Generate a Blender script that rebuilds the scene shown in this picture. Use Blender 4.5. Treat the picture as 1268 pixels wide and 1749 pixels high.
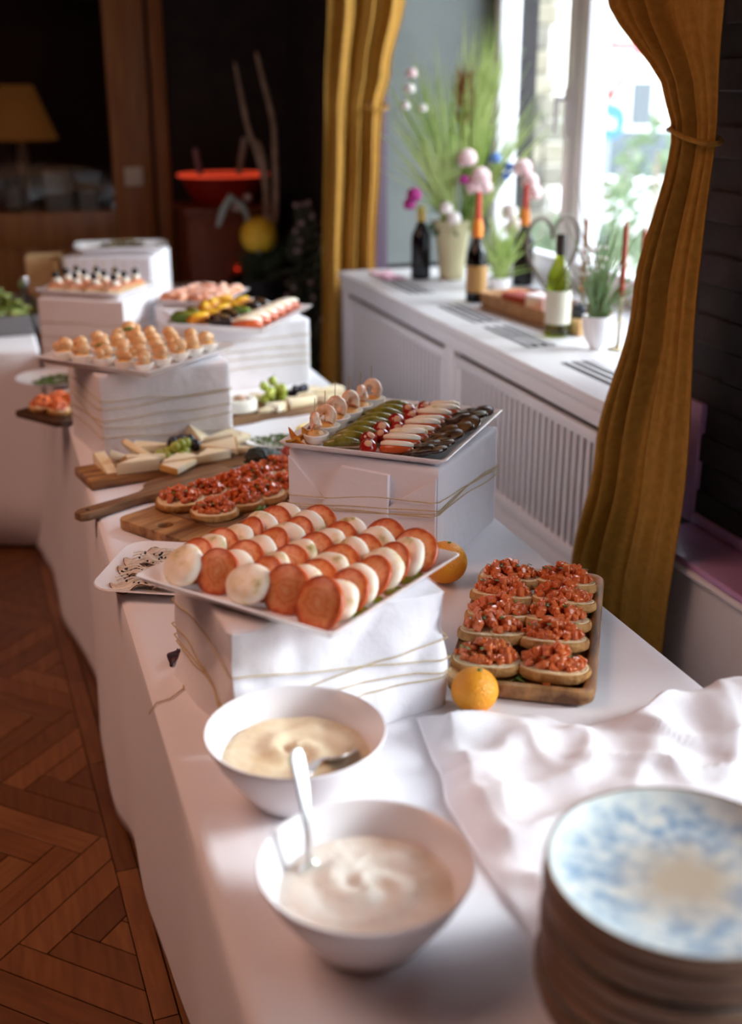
import bpy, bmesh, math, random
from mathutils import Vector, Matrix, Euler, noise
R = random.Random(7)
S = bpy.context.scene
C = S.collection
PI = math.pi
for o in list(bpy.data.objects): bpy.data.objects.remove(o)

# ------------------------------------------------------------------ camera, sky, lights, exposure
cd = bpy.data.cameras.new('camera'); cam = bpy.data.objects.new('camera', cd); C.objects.link(cam); S.camera = cam
cd.sensor_fit = 'VERTICAL'; cd.sensor_height = 36.0; cd.lens = 36.0*2000/1749
cam.location = (0, 0, 1.64); cam.rotation_euler = (math.radians(90-19.9), 0, math.radians(-18.0))
cd.dof.use_dof = True; cd.dof.focus_distance = 2.12; cd.dof.aperture_fstop = 1.8
cd.clip_end = 200
w = bpy.data.worlds.new('sky'); S.world = w; w.use_nodes = True
nt = w.node_tree; bg = nt.nodes['Background']
bg.inputs['Color'].default_value = (0.80, 0.87, 1.0, 1); bg.inputs['Strength'].default_value = 7.0
def area(name, loc, rot, sx, sy, power, col, portal=False):
    l = bpy.data.lights.new(name, 'AREA'); l.shape = 'RECTANGLE'; l.size = sx; l.size_y = sy; l.energy = power; l.color = col
    if portal: l.cycles.is_portal = True
    o = bpy.data.objects.new(name, l); C.objects.link(o); o.location = loc; o.rotation_euler = rot
    return o
sl = bpy.data.lights.new('sun', 'SUN'); sl.energy = 4.0; sl.angle = math.radians(17); sl.color = (.92, .96, 1.0)
sun = bpy.data.objects.new('sun', sl); C.objects.link(sun); sun.rotation_euler = Vector((-.87, .24, -.37)).to_track_quat('-Z', 'Y').to_euler()
area('ceiling_fill_light', (-1.2, 2.2, 2.86), (0, 0, 0), 1.6, 1.6, 36, (1.0, 0.56, 0.40))  # unseen warm fill, added to lift the dim side of the room
S.view_settings.view_transform = 'Standard'; S.view_settings.look = 'None'
S.view_settings.gamma = 1; S.view_settings.use_curve_mapping = False
S.view_settings.exposure = 0.2
S.cycles.max_bounces = 8; S.cycles.transparent_max_bounces = 12
S.cycles.sample_clamp_indirect = 6.0
S.cycles.caustics_reflective = False; S.cycles.caustics_refractive = False

# ------------------------------------------------------------------ helpers
def lin(h):
    v = [int(h[i:i+2], 16)/255 for i in (1, 3, 5)]
    return tuple(x/12.92 if x <= .04045 else ((x+.055)/1.055)**2.4 for x in v)
MATS = {}
def mat(name, col, rough=.5, col2=None, scale=20., bump=0., bscale=None, metal=0., trans=0., stretch=None, sss=0., coat=0., emit=0., spec=.5, lo=.35, hi=.65, detail=4., ior=1.45):
    if name in MATS: return MATS[name]
    m = bpy.data.materials.new(name); m.use_nodes = True; t = m.node_tree; n = t.nodes; L = t.links.new
    b = n['Principled BSDF']; c1 = lin(col) if isinstance(col, str) else col
    b.inputs['Base Color'].default_value = (*c1, 1); b.inputs['Roughness'].default_value = rough
    b.inputs['Metallic'].default_value = metal; b.inputs['Transmission Weight'].default_value = trans
    b.inputs['Coat Weight'].default_value = coat; b.inputs['Specular IOR Level'].default_value = spec; b.inputs['IOR'].default_value = ior
    if sss:
        b.inputs['Subsurface Weight'].default_value = sss; b.inputs['Subsurface Radius'].default_value = (.012, .006, .004); b.inputs['Subsurface Scale'].default_value = 1
    if emit:
        b.inputs['Emission Color'].default_value = (*c1, 1); b.inputs['Emission Strength'].default_value = emit
    src = None
    if col2 or bump:
        tc = n.new('ShaderNodeTexCoord'); mp = n.new('ShaderNodeMapping'); L(tc.outputs['Object'], mp.inputs['Vector'])
        if stretch: mp.inputs['Scale'].default_value = stretch
        src = mp.outputs['Vector']
    if col2:
        no = n.new('ShaderNodeTexNoise'); no.inputs['Scale'].default_value = scale; no.inputs['Detail'].default_value = detail
        L(src, no.inputs['Vector'])
        oi = n.new('ShaderNodeObjectInfo'); ad = n.new('ShaderNodeVectorMath'); L(src, ad.inputs[0]); L(oi.outputs['Random'], ad.inputs[1]); L(ad.outputs[0], no.inputs['Vector'])
        r = n.new('ShaderNodeValToRGB'); L(no.outputs['Fac'], r.inputs['Fac'])
        r.color_ramp.elements[0].position = lo; r.color_ramp.elements[1].position = hi
        r.color_ramp.elements[0].color = (*c1, 1); r.color_ramp.elements[1].color = (*lin(col2), 1)
        L(r.outputs['Color'], b.inputs['Base Color'])
    if bump:
        nb = n.new('ShaderNodeTexNoise'); nb.inputs['Scale'].default_value = bscale or scale; nb.inputs['Detail'].default_value = 3; L(src, nb.inputs['Vector'])
        bp = n.new('ShaderNodeBump'); bp.inputs['Strength'].default_value = bump; bp.inputs['Distance'].default_value = .01
        L(nb.outputs['Fac'], bp.inputs['Height']); L(bp.outputs['Normal'], b.inputs['Normal'])
    MATS[name] = m
    return m

class MB:
    def __init__(s): s.v = []; s.f = []
    def add(s, vs, fs, M=None):
        k = len(s.v)
        if M is not None: vs = [M @ Vector(p) for p in vs]
        s.v += [tuple(p) for p in vs]; s.f += [tuple(i+k for i in f) for f in fs]; return s
    def box(s, c, d, M=None):
        x, y, z = c; a, b, h = d[0]/2, d[1]/2, d[2]/2
        vs = [(x+i*a, y+j*b, z+k*h) for k in (-1, 1) for j in (-1, 1) for i in (-1, 1)]
        return s.add(vs, [(0,2,3,1),(4,5,7,6),(0,1,5,4),(2,6,7,3),(0,4,6,2),(1,3,7,5)], M)
    def bb(s, x0, x1, y0, y1, z0, z1, M=None): return s.box(((x0+x1)/2, (y0+y1)/2, (z0+z1)/2), (x1-x0, y1-y0, z1-z0), M)
    def lathe(s, prof, n=24, M=None, cap=True):
        vs = []; fs = []
        for r, z in prof: vs += [(r*math.cos(2*PI*i/n), r*math.sin(2*PI*i/n), z) for i in range(n)]
        for k in range(len(prof)-1):
            for i in range(n): fs.append((k*n+i, k*n+(i+1) % n, (k+1)*n+(i+1) % n, (k+1)*n+i))
        if cap:
            if prof[0][0] > 1e-6: fs.append(tuple(reversed(range(n))))
            if prof[-1][0] > 1e-6: fs.append(tuple((len(prof)-1)*n+i for i in range(n)))
        return s.add(vs, fs, M)
    def loft(s, loops, M=None, c0=True, c1=True):
        n = len(loops[0]); vs = [p for l in loops for p in l]; fs = []
        for k in range(len(loops)-1):
            for i in range(n): fs.append((k*n+i, k*n+(i+1) % n, (k+1)*n+(i+1) % n, (k+1)*n+i))
        if c0: fs.append(tuple(reversed(range(n))))
        if c1: fs.append(tuple((len(loops)-1)*n+i for i in range(n)))
        return s.add(vs, fs, M)
    def tube(s, pts, r, n=6, closed=False, M=None):
        pts = [Vector(p) for p in pts]; m = len(pts); rr = r if isinstance(r, (list, tuple)) else [r]*m
        loops = []; u = None
        for i, p in enumerate(pts):
            a = pts[(i-1) % m] if (closed or i > 0) else p; b = pts[(i+1) % m] if (closed or i < m-1) else p
            t = (b-a).normalized() if (b-a).length > 1e-9 else Vector((0, 0, 1))
            if u is None: u = t.orthogonal().normalized()
            u = (u - t*u.dot(t)); u = u.normalized() if u.length > 1e-6 else t.orthogonal().normalized()
            v = t.cross(u)
            loops.append([p + (u*math.cos(2*PI*k/n)+v*math.sin(2*PI*k/n))*rr[i] for k in range(n)])
        if closed: loops.append(loops[0]); return s.loft(loops, M, False, False)
        return s.loft(loops, M)
    def ell(s, c, r, n=12, k=8, M=None):
        if not isinstance(r, (list, tuple)): r = (r, r, r)
        vs = [(c[0], c[1], c[2]-r[2])]
        for j in range(1, k):
            a = -PI/2+PI*j/k
            vs += [(c[0]+r[0]*math.cos(a)*math.cos(2*PI*i/n), c[1]+r[1]*math.cos(a)*math.sin(2*PI*i/n), c[2]+r[2]*math.sin(a)) for i in range(n)]
        vs.append((c[0], c[1], c[2]+r[2])); e = len(vs)-1
        fs = [(0, 1+(i+1) % n, 1+i) for i in range(n)]
        for j in range(k-2):
            for i in range(n): fs.append((1+j*n+i, 1+j*n+(i+1) % n, 1+(j+1)*n+(i+1) % n, 1+(j+1)*n+i))
        fs += [(e, 1+(k-2)*n+i, 1+(k-2)*n+(i+1) % n) for i in range(n)]
        return s.add(vs, fs, M)
    def grid(s, fn, nu, nv, M=None):
        vs = [fn(i/nu, j/nv) for j in range(nv+1) for i in range(nu+1)]
        fs = [(j*(nu+1)+i, j*(nu+1)+i+1, (j+1)*(nu+1)+i+1, (j+1)*(nu+1)+i) for j in range(nv) for i in range(nu)]
        return s.add(vs, fs, M)
    def prism(s, poly, z0, z1, M=None):
        return s.loft([[(x, y, z0) for x, y in poly], [(x, y, z1) for x, y in poly]], M)
    def blade(s, a, b, wd, bend=(0, 0, 0), n=5, M=None):
        a, b, q = Vector(a), Vector(b), Vector(bend); d = (b-a); sd = d.cross(Vector((0.3, 1, 0.1))).normalized()
        vs = []; fs = []
        for i in range(n+1):
            t = i/n; p = a+d*t+q*(t*t); ww = wd*(1-t**2*.92)*.5
            vs += [p-sd*ww, p+sd*ww]
        for i in range(n): fs.append((2*i, 2*i+1, 2*i+3, 2*i+2))
        return s.add(vs, fs, M)
    def build(s, name, m, parent=None, smooth=True, bevel=0, seg=2, jit=0, kind=None, label=None, solid=0, angle=40, sub=0):
        me = bpy.data.meshes.new(name); me.from_pydata(s.v, [], s.f)
        if bevel:
            b = bmesh.new(); b.from_mesh(me)
            es = [e for e in b.edges if len(e.link_faces) == 2 and e.calc_face_angle(0) > .5]
            bmesh.ops.bevel(b, geom=es, offset=bevel, segments=seg, profile=.5, affect='EDGES', clamp_overlap=True); b.to_mesh(me); b.free()
        if jit:
            for v in me.vertices:
                v.co += Vector(noise.noise_vector(v.co*60))*jit
        me.materials.append(m)
        if smooth:
            me.shade_smooth()
            me.set_sharp_from_angle(angle=math.radians(angle))
        o = bpy.data.objects.new(name, me); C.objects.link(o)
        if parent is not None: o.parent = parent
        if solid:
            md = o.modifiers.new('solid', 'SOLIDIFY'); md.thickness = solid; md.offset = 0
        if sub:
            md = o.modifiers.new('sub', 'SUBSURF'); md.levels = sub; md.render_levels = sub
        if kind: o['kind'] = kind
        if label: o['label'] = label
        return o
def tag(o, label, cat, group=None, kind=None):
    o['label'] = label; o['category'] = cat
    if group: o['group'] = group
    if kind: o['kind'] = kind
    return o
def thing(name, label, cat, loc=(0, 0, 0), rz=0, group=None, rot=None):
    o = bpy.data.objects.new(name, None); C.objects.link(o); o.empty_display_size = .05
    o.location = loc; o.rotation_euler = rot if rot else (0, 0, rz)
    return tag(o, label, cat, group)
def struct(o): o['kind'] = 'structure'; return o
def clone(o, parent=None):
    c = o.copy(); C.objects.link(c)
    if parent is not None: c.parent = parent
    for ch in list(o.children): clone(ch, c)
    return c
USED = set()
def put(proto, label, loc, rot=(0, 0, 0), scale=1, group=None):
    o = proto if proto.name not in USED else clone(proto)
    USED.add(o.name)
    o.location = loc; o.rotation_euler = rot; o.scale = (scale,)*3 if not isinstance(scale, tuple) else scale
    o['label'] = label
    if group: o['group'] = group
    return o
ORD = 'first second third fourth fifth sixth seventh eighth ninth tenth eleventh twelfth'.split()
def frame(cx, cy, z, deg):
    return Matrix.Translation((cx, cy, z)) @ Matrix.Rotation(math.radians(deg), 4, 'Z')
def rr(sx, sy, r, n=6, z=0):
    pts = []
    for qx, qy, a0 in ((1, 1, 0), (-1, 1, 90), (-1, -1, 180), (1, -1, 270)):
        for i in range(n+1):
            a = math.radians(a0+90*i/n); pts.append((qx*(sx/2-r)+r*math.cos(a), qy*(sy/2-r)+r*math.sin(a), z))
    return pts
def rrl(mb, sx, sy, r, prof, n=6, M=None, c0=True, c1=True):
    return mb.loft([rr(sx-2*i, sy-2*i, max(r-i, .002), n, z) for i, z in prof], M, c0, c1)

# ------------------------------------------------------------------ materials
def cloth_mat():
    m = mat('white_cloth', '#e9e6ea', .85)
    t = m.node_tree; n = t.nodes; L = t.links.new; b = n['Principled BSDF']
    b.inputs['Sheen Weight'].default_value = .15; b.inputs['Specular IOR Level'].default_value = .25
    tc = n.new('ShaderNodeTexCoord'); a = n.new('ShaderNodeTexNoise'); a.inputs['Scale'].default_value = 9; a.inputs['Detail'].default_value = 5; L(tc.outputs['Object'], a.inputs['Vector'])
    v = n.new('ShaderNodeTexNoise'); v.inputs['Scale'].default_value = 700; L(tc.outputs['Object'], v.inputs['Vector'])
    mx = n.new('ShaderNodeMath'); mx.operation = 'MULTIPLY_ADD'; L(v.outputs['Fac'], mx.inputs[0]); mx.inputs[1].default_value = .06; L(a.outputs['Fac'], mx.inputs[2])
    bp = n.new('ShaderNodeBump'); bp.inputs['Strength'].default_value = .35; bp.inputs['Distance'].default_value = .012; L(mx.outputs[0], bp.inputs['Height']); L(bp.outputs['Normal'], b.inputs['Normal'])
    return m
CLOTH = cloth_mat()
WRAP = mat('wrapping_cloth', '#ebe7ea', .8, bump=.25, bscale=30, spec=.25)
PORC = mat('white_porcelain', '#eeeaea', .16, coat=.3)
MEL = mat('white_melamine', '#efe9ea', .22)
TWINE = mat('jute_twine', '#cdb88f', .9, '#b59c70', 200)
WOODB = mat('board_wood', '#6b4c33', .5, '#96704d', 7, bump=.1, stretch=(1, 9, 9))
WOODL = mat('acacia_wood', '#6a4327', .42, '#b98a58', 6, bump=.08, stretch=(1, 7, 7))
WOODD = mat('dark_board_wood', '#3b271b', .5, '#5a3c28', 9, stretch=(1, 8, 8))
CURT = mat('mustard_curtain', '#976b20', .85, '#a87a2a', 60, bump=.08, bscale=400)
BRICKM = mat('dark_brick', '#2d2527', .85, '#352c2e', 14, bump=.5, bscale=40)
DARKW = mat('dark_wall', '#211c1e', .8, '#2b2526', 12, bump=.25, bscale=25)
PURP = mat('purple_paint', '#b585ac', .4, '#bd8fb5', 8)
GREYP = mat('grey_reveal_paint', '#6c716f', .6, '#747977', 5)
WHITEP = mat('white_paint', '#e8e7ea', .38)
CREAMP = mat('cream_panel_paint', '#d9cfcc', .5)
DOORW = mat('brown_door_wood', '#85502a', .4, '#9c6636', 5, stretch=(9, 9, .7), bump=.05)
GREEN = mat('leaf_green', '#4d7030', .55, '#6f9440', 20)
GRASSM = mat('grass_blades', '#98b45a', .5, '#c2d088', 6)
HERB = mat('chopped_herbs', '#3f5a22', .5, '#6d8a3c', 60)
TOMD = mat('tomato_dice', '#dc7640', .18, '#cd6232', 60, sss=.12, coat=.4)
TOMW = mat('tomato_skin', '#c65a28', .32, '#b64c20', 30, coat=.15)
BREADC = mat('bread_crust', '#a66f38', .75, '#d3a262', 50, bump=.5, bscale=120)
CRUMB = mat('bread_crumb', '#f0e0bc', .85, '#e6cc98', 40, bump=.5, bscale=160)
EGGW = mat('egg_white', '#f1ece4', .25, sss=.2)
YOLK = mat('yolk_cream', '#dba05a', .5, '#e8bd7c', 60, bump=.4, bscale=120)
SHRIMP = mat('shrimp_flesh', '#e4b08c', .28, '#f2d8c0', 60, sss=.2, lo=.4, hi=.6)
PICK = mat('pick_wood', '#b99a63', .6)
CHEESE = mat('pale_cheese', '#f0dfb2', .5, '#f4e9cc', 30)
RIND = mat('white_rind', '#ece7da', .75, '#ddd5c6', 60)
GRG = mat('green_grape', '#93a63c', .22, '#b3bd5a', 40, sss=.3)
GRB = mat('black_grape', '#1e1d2b', .25, '#2e2b40', 40)
ORANGE = mat('orange_peel', '#ef9417', .42, '#f0a024', 30, bump=.35, bscale=260)
STEEL = mat('polished_steel', '#e2e2e2', .32, metal=1.)
AUB = mat('aubergine_skin', '#1f1410', .18, '#38251a', 40, coat=.4)
AUBF = mat('aubergine_flesh', '#6b4f2e', .35, '#2b1a10', 45, lo=.4, hi=.6)
PICKLE = mat('pickle_green', '#6a661e', .22, '#8c8432', 50, bump=.3, bscale=90, coat=.3)
CHERRY = mat('cherry_pepper', '#8d130f', .12, '#a81c14', 25, coat=.5)
CREAM = mat('cream_filling', '#d8a07c', .5, '#e6bd9c', 50)
SALMON = mat('salmon', '#e38a5c', .3, '#efbb9c', 35, sss=.1)
APRI = mat('physalis_orange', '#d48a22', .4, '#b46a18', 30)
DATE = mat('dried_date', '#4d2016', .35, '#6a2e1e', 50, bump=.4)
BLACKOL = mat('black_olive', '#15131a', .2)
GLASSG = None
def glass(name, col, rough=.02, mixf=.86):
    if name in MATS: return MATS[name]
    m = bpy.data.materials.new(name); m.use_nodes = True; t = m.node_tree; n = t.nodes; L = t.links.new
    n.remove(n['Principled BSDF']); tr = n.new('ShaderNodeBsdfTransparent'); tr.inputs['Color'].default_value = (*lin(col), 1)
    gl = n.new('ShaderNodeBsdfGlossy'); gl.inputs['Roughness'].default_value = rough
    lw = n.new('ShaderNodeLayerWeight'); lw.inputs['Blend'].default_value = .5
    pw_ = n.new('ShaderNodeMath'); pw_.operation = 'POWER'; L(lw.outputs['Facing'], pw_.inputs[0]); pw_.inputs[1].default_value = 5
    fr = n.new('ShaderNodeMath'); fr.operation = 'MULTIPLY_ADD'; L(pw_.outputs[0], fr.inputs[0]); fr.inputs[1].default_value = .85; fr.inputs[2].default_value = .04
    mx = n.new('ShaderNodeMixShader'); L(fr.outputs[0], mx.inputs[0]); L(tr.outputs[0], mx.inputs[1]); L(gl.outputs[0], mx.inputs[2]); L(mx.outputs[0], n['Material Output'].inputs[0])
    MATS[name] = m; return m
PANE = glass('window_glass', '#fbfdfc')
def tomato_face():
    m = mat('tomato_cut_face', '#cf4420', .4, coat=.08)
    t = m.node_tree; n = t.nodes; L = t.links.new; b = n['Principled BSDF']
    tc = n.new('ShaderNodeTexCoord'); sp = n.new('ShaderNodeSeparateXYZ'); L(tc.outputs['Object'], sp.inputs[0])
    cb = n.new('ShaderNodeCombineXYZ'); L(sp.outputs[0], cb.inputs[0]); L(sp.outputs[1], cb.inputs[1])
    ln = n.new('ShaderNodeVectorMath'); ln.operation = 'LENGTH'; L(cb.outputs[0], ln.inputs[0])
    no = n.new('ShaderNodeTexNoise'); no.inputs['Scale'].default_value = 85; L(tc.outputs['Object'], no.inputs['Vector'])
    ma = n.new('ShaderNodeMath'); ma.operation = 'MULTIPLY_ADD'; L(no.outputs['Fac'], ma.inputs[0]); ma.inputs[1].default_value = .026; L(ln.outputs['Value'], ma.inputs[2])
    mr = n.new('ShaderNodeMapRange'); L(ma.outputs[0], mr.inputs[0]); mr.inputs[1].default_value = .010; mr.inputs[2].default_value = .046
    r = n.new('ShaderNodeValToRGB'); L(mr.outputs[0], r.inputs[0]); e = r.color_ramp.elements
    e = r.color_ramp.elements; e[0].position = 0; e[0].color = (*lin('#e3b48e'), 1); e[1].position = 1; e[1].color = (*lin('#b84f22'), 1)
    for p, h in ((.16, '#df9a6c'), (.3, '#d67c48'), (.42, '#e09a68'), (.54, '#d2743c'), (.64, '#e29660'), (.78, '#df804a'), (.9, '#cd602e')):
        q = e.new(p); q.color = (*lin(h), 1)
    L(r.outputs[0], b.inputs['Base Color']); return m
TOMF = tomato_face()
def mozz_mat():
    m = mat('mozzarella', '#f3e7d2', .32, sss=.25)
    t = m.node_tree; n = t.nodes; L = t.links.new; b = n['Principled BSDF']
    tc = n.new('ShaderNodeTexCoord'); oi = n.new('ShaderNodeObjectInfo'); ad = n.new('ShaderNodeVectorMath'); L(tc.outputs['Object'], ad.inputs[0]); L(oi.outputs['Random'], ad.inputs[1])
    no = n.new('ShaderNodeTexNoise'); no.inputs['Scale'].default_value = 45; no.inputs['Detail'].default_value = 5; L(ad.outputs[0], no.inputs['Vector'])
    r = n.new('ShaderNodeValToRGB'); L(no.outputs['Fac'], r.inputs[0]); e = r.color_ramp.elements
    e[0].position = .5; e[0].color = (*lin('#f5ead8'), 1); e[1].position = .75; e[1].color = (*lin('#a39a50'), 1)
    q = e.new(.6); q.color = (*lin('#efe0bd'), 1)
    L(r.outputs[0], b.inputs['Base Color']); return m
MOZZ = mozz_mat()

# ================================================================== SETTING
floor = MB().bb(-3.6, 1.7, -2.7, 8.3, -.06, -.012).build('floor', mat('sub_floor', '#3a2212', .6), smooth=False); struct(floor)
PL = [mat('parquet_%d' % i, a, .38, b, 6, stretch=(12, 1.2, 1), bump=.04) for i, (a, b) in enumerate((('#6b4022', '#7d4f2c'), ('#613a1f', '#744726'), ('#744829', '#865732'), ('#5c351c', '#6c4224')))]
def parquet():
    pw, n = .0735, 6
    me = []
    for k, m in enumerate(PL):
        o = MB().bb(-pw/2+.0012, pw/2-.0012, -pw*n/2+.0012, pw*n/2-.0012, -.012, 0).build('plank', m, bevel=.0012, seg=1); me.append(o.data); bpy.data.objects.remove(o)
    A = Vector((-.029, 2.023)); a = math.radians(-43.2); p = Vector((math.cos(a), math.sin(a))); q = Vector((-p.y, p.x)); cnt = 0
    bd = Vector((-math.sin(math.radians(2.0)), math.cos(math.radians(2.0))))      # direction of the border strips
    def place(cx, cy, ang):
        nonlocal cnt
        c = A + p*(cx*pw) + q*(cy*pw)
        side = (c-Vector((.14, 2.02))).dot(Vector((bd.y, -bd.x)))
        if side > .19 or c.x < -1.15 or not (1.05 < c.y < 4.9): return
        if side > -.16:                      # cut at the border strip
            bm = bmesh.new(); bm.from_mesh(me[cnt % 4]); M = Matrix.Translation((c.x, c.y, 0)) @ Matrix.Rotation(ang, 4, 'Z'); bm.transform(M)
            bmesh.ops.bisect_plane(bm, geom=bm.verts[:]+bm.edges[:]+bm.faces[:], plane_co=(.139, 2.02, 0), plane_no=(bd.y, -bd.x, 0), clear_outer=True)
            if len(bm.verts) < 4: bm.free(); return
            m2 = bpy.data.meshes.new('plank'); bm.to_mesh(m2); bm.free(); m2.materials.append(PL[cnt % 4])
            o = bpy.data.objects.new('plank', m2)
        else:
            o = bpy.data.objects.new('plank', me[R.randrange(4)]); o.location = (c.x, c.y, R.uniform(-.0006, .0004)); o.rotation_euler = (0, 0, ang)
        C.objects.link(o); o.parent = floor; cnt += 1
    for k in range(-45, 46):
        for m in range(-5, 6):
            x0 = k+2*n*m
            place(x0+n/2, k+.5, a-PI/2)
            place(k+.5, k-2*n+1+n/2+2*n*m, a)
    for i in range(-3, 8):
        s0 = -.243+.47*i
        for off, mi in ((.026, 2), (.076, 1)):
            c = Vector((.139, 2.02))+bd*(s0+.235+(.0 if off < .05 else .2))+Vector((bd.y, -bd.x))*off
            o = MB().bb(-.0235, .0235, -.2338, .2338, -.012, 0).build('plank', PL[(mi+i) % 4], floor, bevel=.0012, seg=1)
            o.location = (c.x, c.y, 0); o.rotation_euler = (0, 0, math.radians(2.0))
parquet()
struct(MB().bb(-3.6, 1.7, -2.7, 6.4, 3.0, 3.1).build('ceiling', mat('ceiling_paint', '#8f6c5c', .8), smooth=False))
struct(MB().bb(-3.7, -3.6, -2.7, 6.4, 0, 3.0).build('wall_left', mat('warm_wall', '#8a5b48', .8), smooth=False))
struct(MB().bb(-3.6, 1.7, -2.8, -2.7, 0, 3.0).build('wall_front', mat('warm_wall', '#8a5b48', .8), smooth=False))
# window wall with two deep niches
mb = MB()
for y0, y1 in ((-2.7, -1.3), (1.2, 2.47), (5.02, 6.4)): mb.bb(1.61, 2.4, y0, y1, 0, 3.0)
mb.bb(1.61, 2.4, -1.3, 1.2, 2.75, 3.0); mb.bb(1.61, 2.4, 2.47, 5.02, 2.75, 3.0)
mb.bb(2.26, 2.4, -1.3, 1.2, 0, .66); mb.bb(2.26, 2.4, 2.47, 5.02, 0, .9)
wr_ = struct(mb.build('wall_right', DARKW, smooth=False))
bm_ = MB().box((0, 0, 0), (.012, .243, .0695)).build('brick', BRICKM, bevel=.004, seg=1); bme = bm_.data; bpy.data.objects.remove(bm_)
for j in range(33):
    for i in range(6):
        y = 1.31+i*.245+(.12 if j % 2 else 0)
        if y > 2.3: continue
        o = bpy.data.objects.new('brick', bme); C.objects.link(o); o.parent = wr_
        o.location = (1.6065+R.uniform(-.0025, .0015), y, .68+j*.0705); o.rotation_euler = (R.uniform(-.01, .01), R.uniform(-.01, .01), R.uniform(-.015, .015))
struct(MB().bb(1.6, 2.2, 5.012, 5.02, .9, 2.75).build('trim_1', GREYP, smooth=False))
struct(MB().bb(1.59, 1.70, 4.995, 5.012, .0, 1.75).build('trim_2', mat('dark_purple_paint', '#4d3a4c', .5), bevel=.004))
struct(MB().bb(1.592, 1.61, 2.34, 2.43, .63, .93).build('trim_3', PURP, bevel=.003))
struct(MB().bb(1.61, 2.2, 2.47, 2.478, .9, 2.75).build('trim_4', GREYP, smooth=False))
# window 1: casements, each with its own sash, pane and handle
def window(name, y0, y1, z0, z1, muls):
    X = 2.2
    wd = MB()
    wd.bb(X, X+.09, y0, y0+.05, z0, z1).bb(X, X+.09, y1-.05, y1, z0, z1).bb(X, X+.09, y0+.05, y1-.05, z0, z0+.05).bb(X, X+.09, y0+.05, y1-.05, z1-.05, z1)
    for m in muls: wd.bb(X, X+.09, m-.03, m+.03, z0+.05, z1-.05)
    f = struct(wd.build(name, WHITEP, bevel=.004))
    ed = [y0+.05]+[v for m in muls for v in (m-.03, m+.03)]+[y1-.05]
    for a, b in zip(ed[::2], ed[1::2]):
        s = MB(); g = .062; x0, x1 = X-.03, X+.03; za, zb = z0+.04, z1-.04; a -= .012; b += .012
        s.bb(x0, x1, a, a+g, za, zb).bb(x0, x1, b-g, b, za, zb).bb(x0, x1, a+g, b-g, za, za+g).bb(x0, x1, a+g, b-g, zb-g, zb)
        so = s.build('sash', WHITEP, f, bevel=.005)
        MB().bb(X+.002, X+.01, a+g-.005, b-g+.005, za+g-.005, zb-g+.005).build('pane', PANE, so, smooth=False)
        h = MB(); h.bb(x0-.012, x0, a+.018, a+.046, 1.46, 1.64).tube([(x0-.01, a+.032, 1.60), (x0-.05, a+.032, 1.60)], .009, 8).tube([(x0-.05, a+.032, 1.61), (x0-.052, a+.032, 1.48)], [.011, .008], 8)
        h.build('handle', WHITEP, so)
    return f
window('window_1', 2.48, 5.01, .9, 2.75, [3.36, 4.2])
window('window_2', -1.3, 1.2, .66, 2.75, [-.05])
# back wall and glazed timber door
mb = MB(); mb.bb(.95, 1.7, 6.3, 6.4, 0, 3.0).bb(-3.6, -.75, 6.3, 6.4, 0, 3.0).bb(-.75, .95, 6.3, 6.4, 2.55, 3.0)
struct(mb.build('wall_back', DARKW, smooth=False))
d = struct(MB().bb(.885, .955, 6.27, 6.36, 0, 2.55).bb(-.75, .955, 6.27, 6.36, 2.48, 2.55).build('door_1', DOORW, bevel=.006))
MB().bb(.665, .865, 6.29, 6.34, .02, 2.47).build('stile', DOORW, d, bevel=.005)
MB().bb(-.62, -.42, 6.29, 6.34, .02, 2.47).build('stile', DOORW, d, bevel=.005)
MB().bb(-.42, .665, 6.29, 6.34, .88, 1.05).build('rail', DOORW, d, bevel=.005)
MB().bb(-.42, .665, 6.29, 6.34, .02, .2).build('rail', DOORW, d, bevel=.005)
MB().bb(-.42, .665, 6.29, 6.34, 2.3, 2.47).build('rail', DOORW, d, bevel=.005)
MB().bb(-.42, .19, 6.305, 6.325, .2, .88).build('lower_panel', DOORW, d)
MB().bb(.25, .665, 6.305, 6.325, .2, .88).build('lower_panel', DOORW, d)
MB().bb(.19, .25, 6.29, 6.34, .2, .88).build('muntin', DOORW, d, bevel=.005)
MB().bb(-.42, .665, 6.312, 6.318, 1.05, 2.3).build('pane', PANE, d, smooth=False)
MB().bb(.868, .884, 6.30, 6.33, 0, 2.48).build('seal', mat('door_shadow_seal', '#1c120b', .7), d, smooth=False)
sw = thing('light_switch', 'square white light switch on the brown door stile', 'switch', (.765, 6.283, 1.215))
MB().bb(-.045, .045, -.006, .006, -.045, .045).build('plate', mat('switch_plastic', '#cfc4b2', .4), sw, bevel=.003)
MB().bb(-.026, .026, -.012, -.006, -.026, .026, Matrix.Rotation(.06, 4, 'X')).build('rocker', mat('switch_plastic', '#cfc4b2', .4), sw, bevel=.002)
# dim adjoining room behind the glass
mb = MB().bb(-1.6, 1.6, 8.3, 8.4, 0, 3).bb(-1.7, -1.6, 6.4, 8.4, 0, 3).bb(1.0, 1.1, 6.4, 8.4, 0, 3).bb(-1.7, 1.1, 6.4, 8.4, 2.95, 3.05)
struct(mb.build('wall_adjoining', mat('adjoining_wall', '#1a1412', .8), smooth=False))
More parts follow.
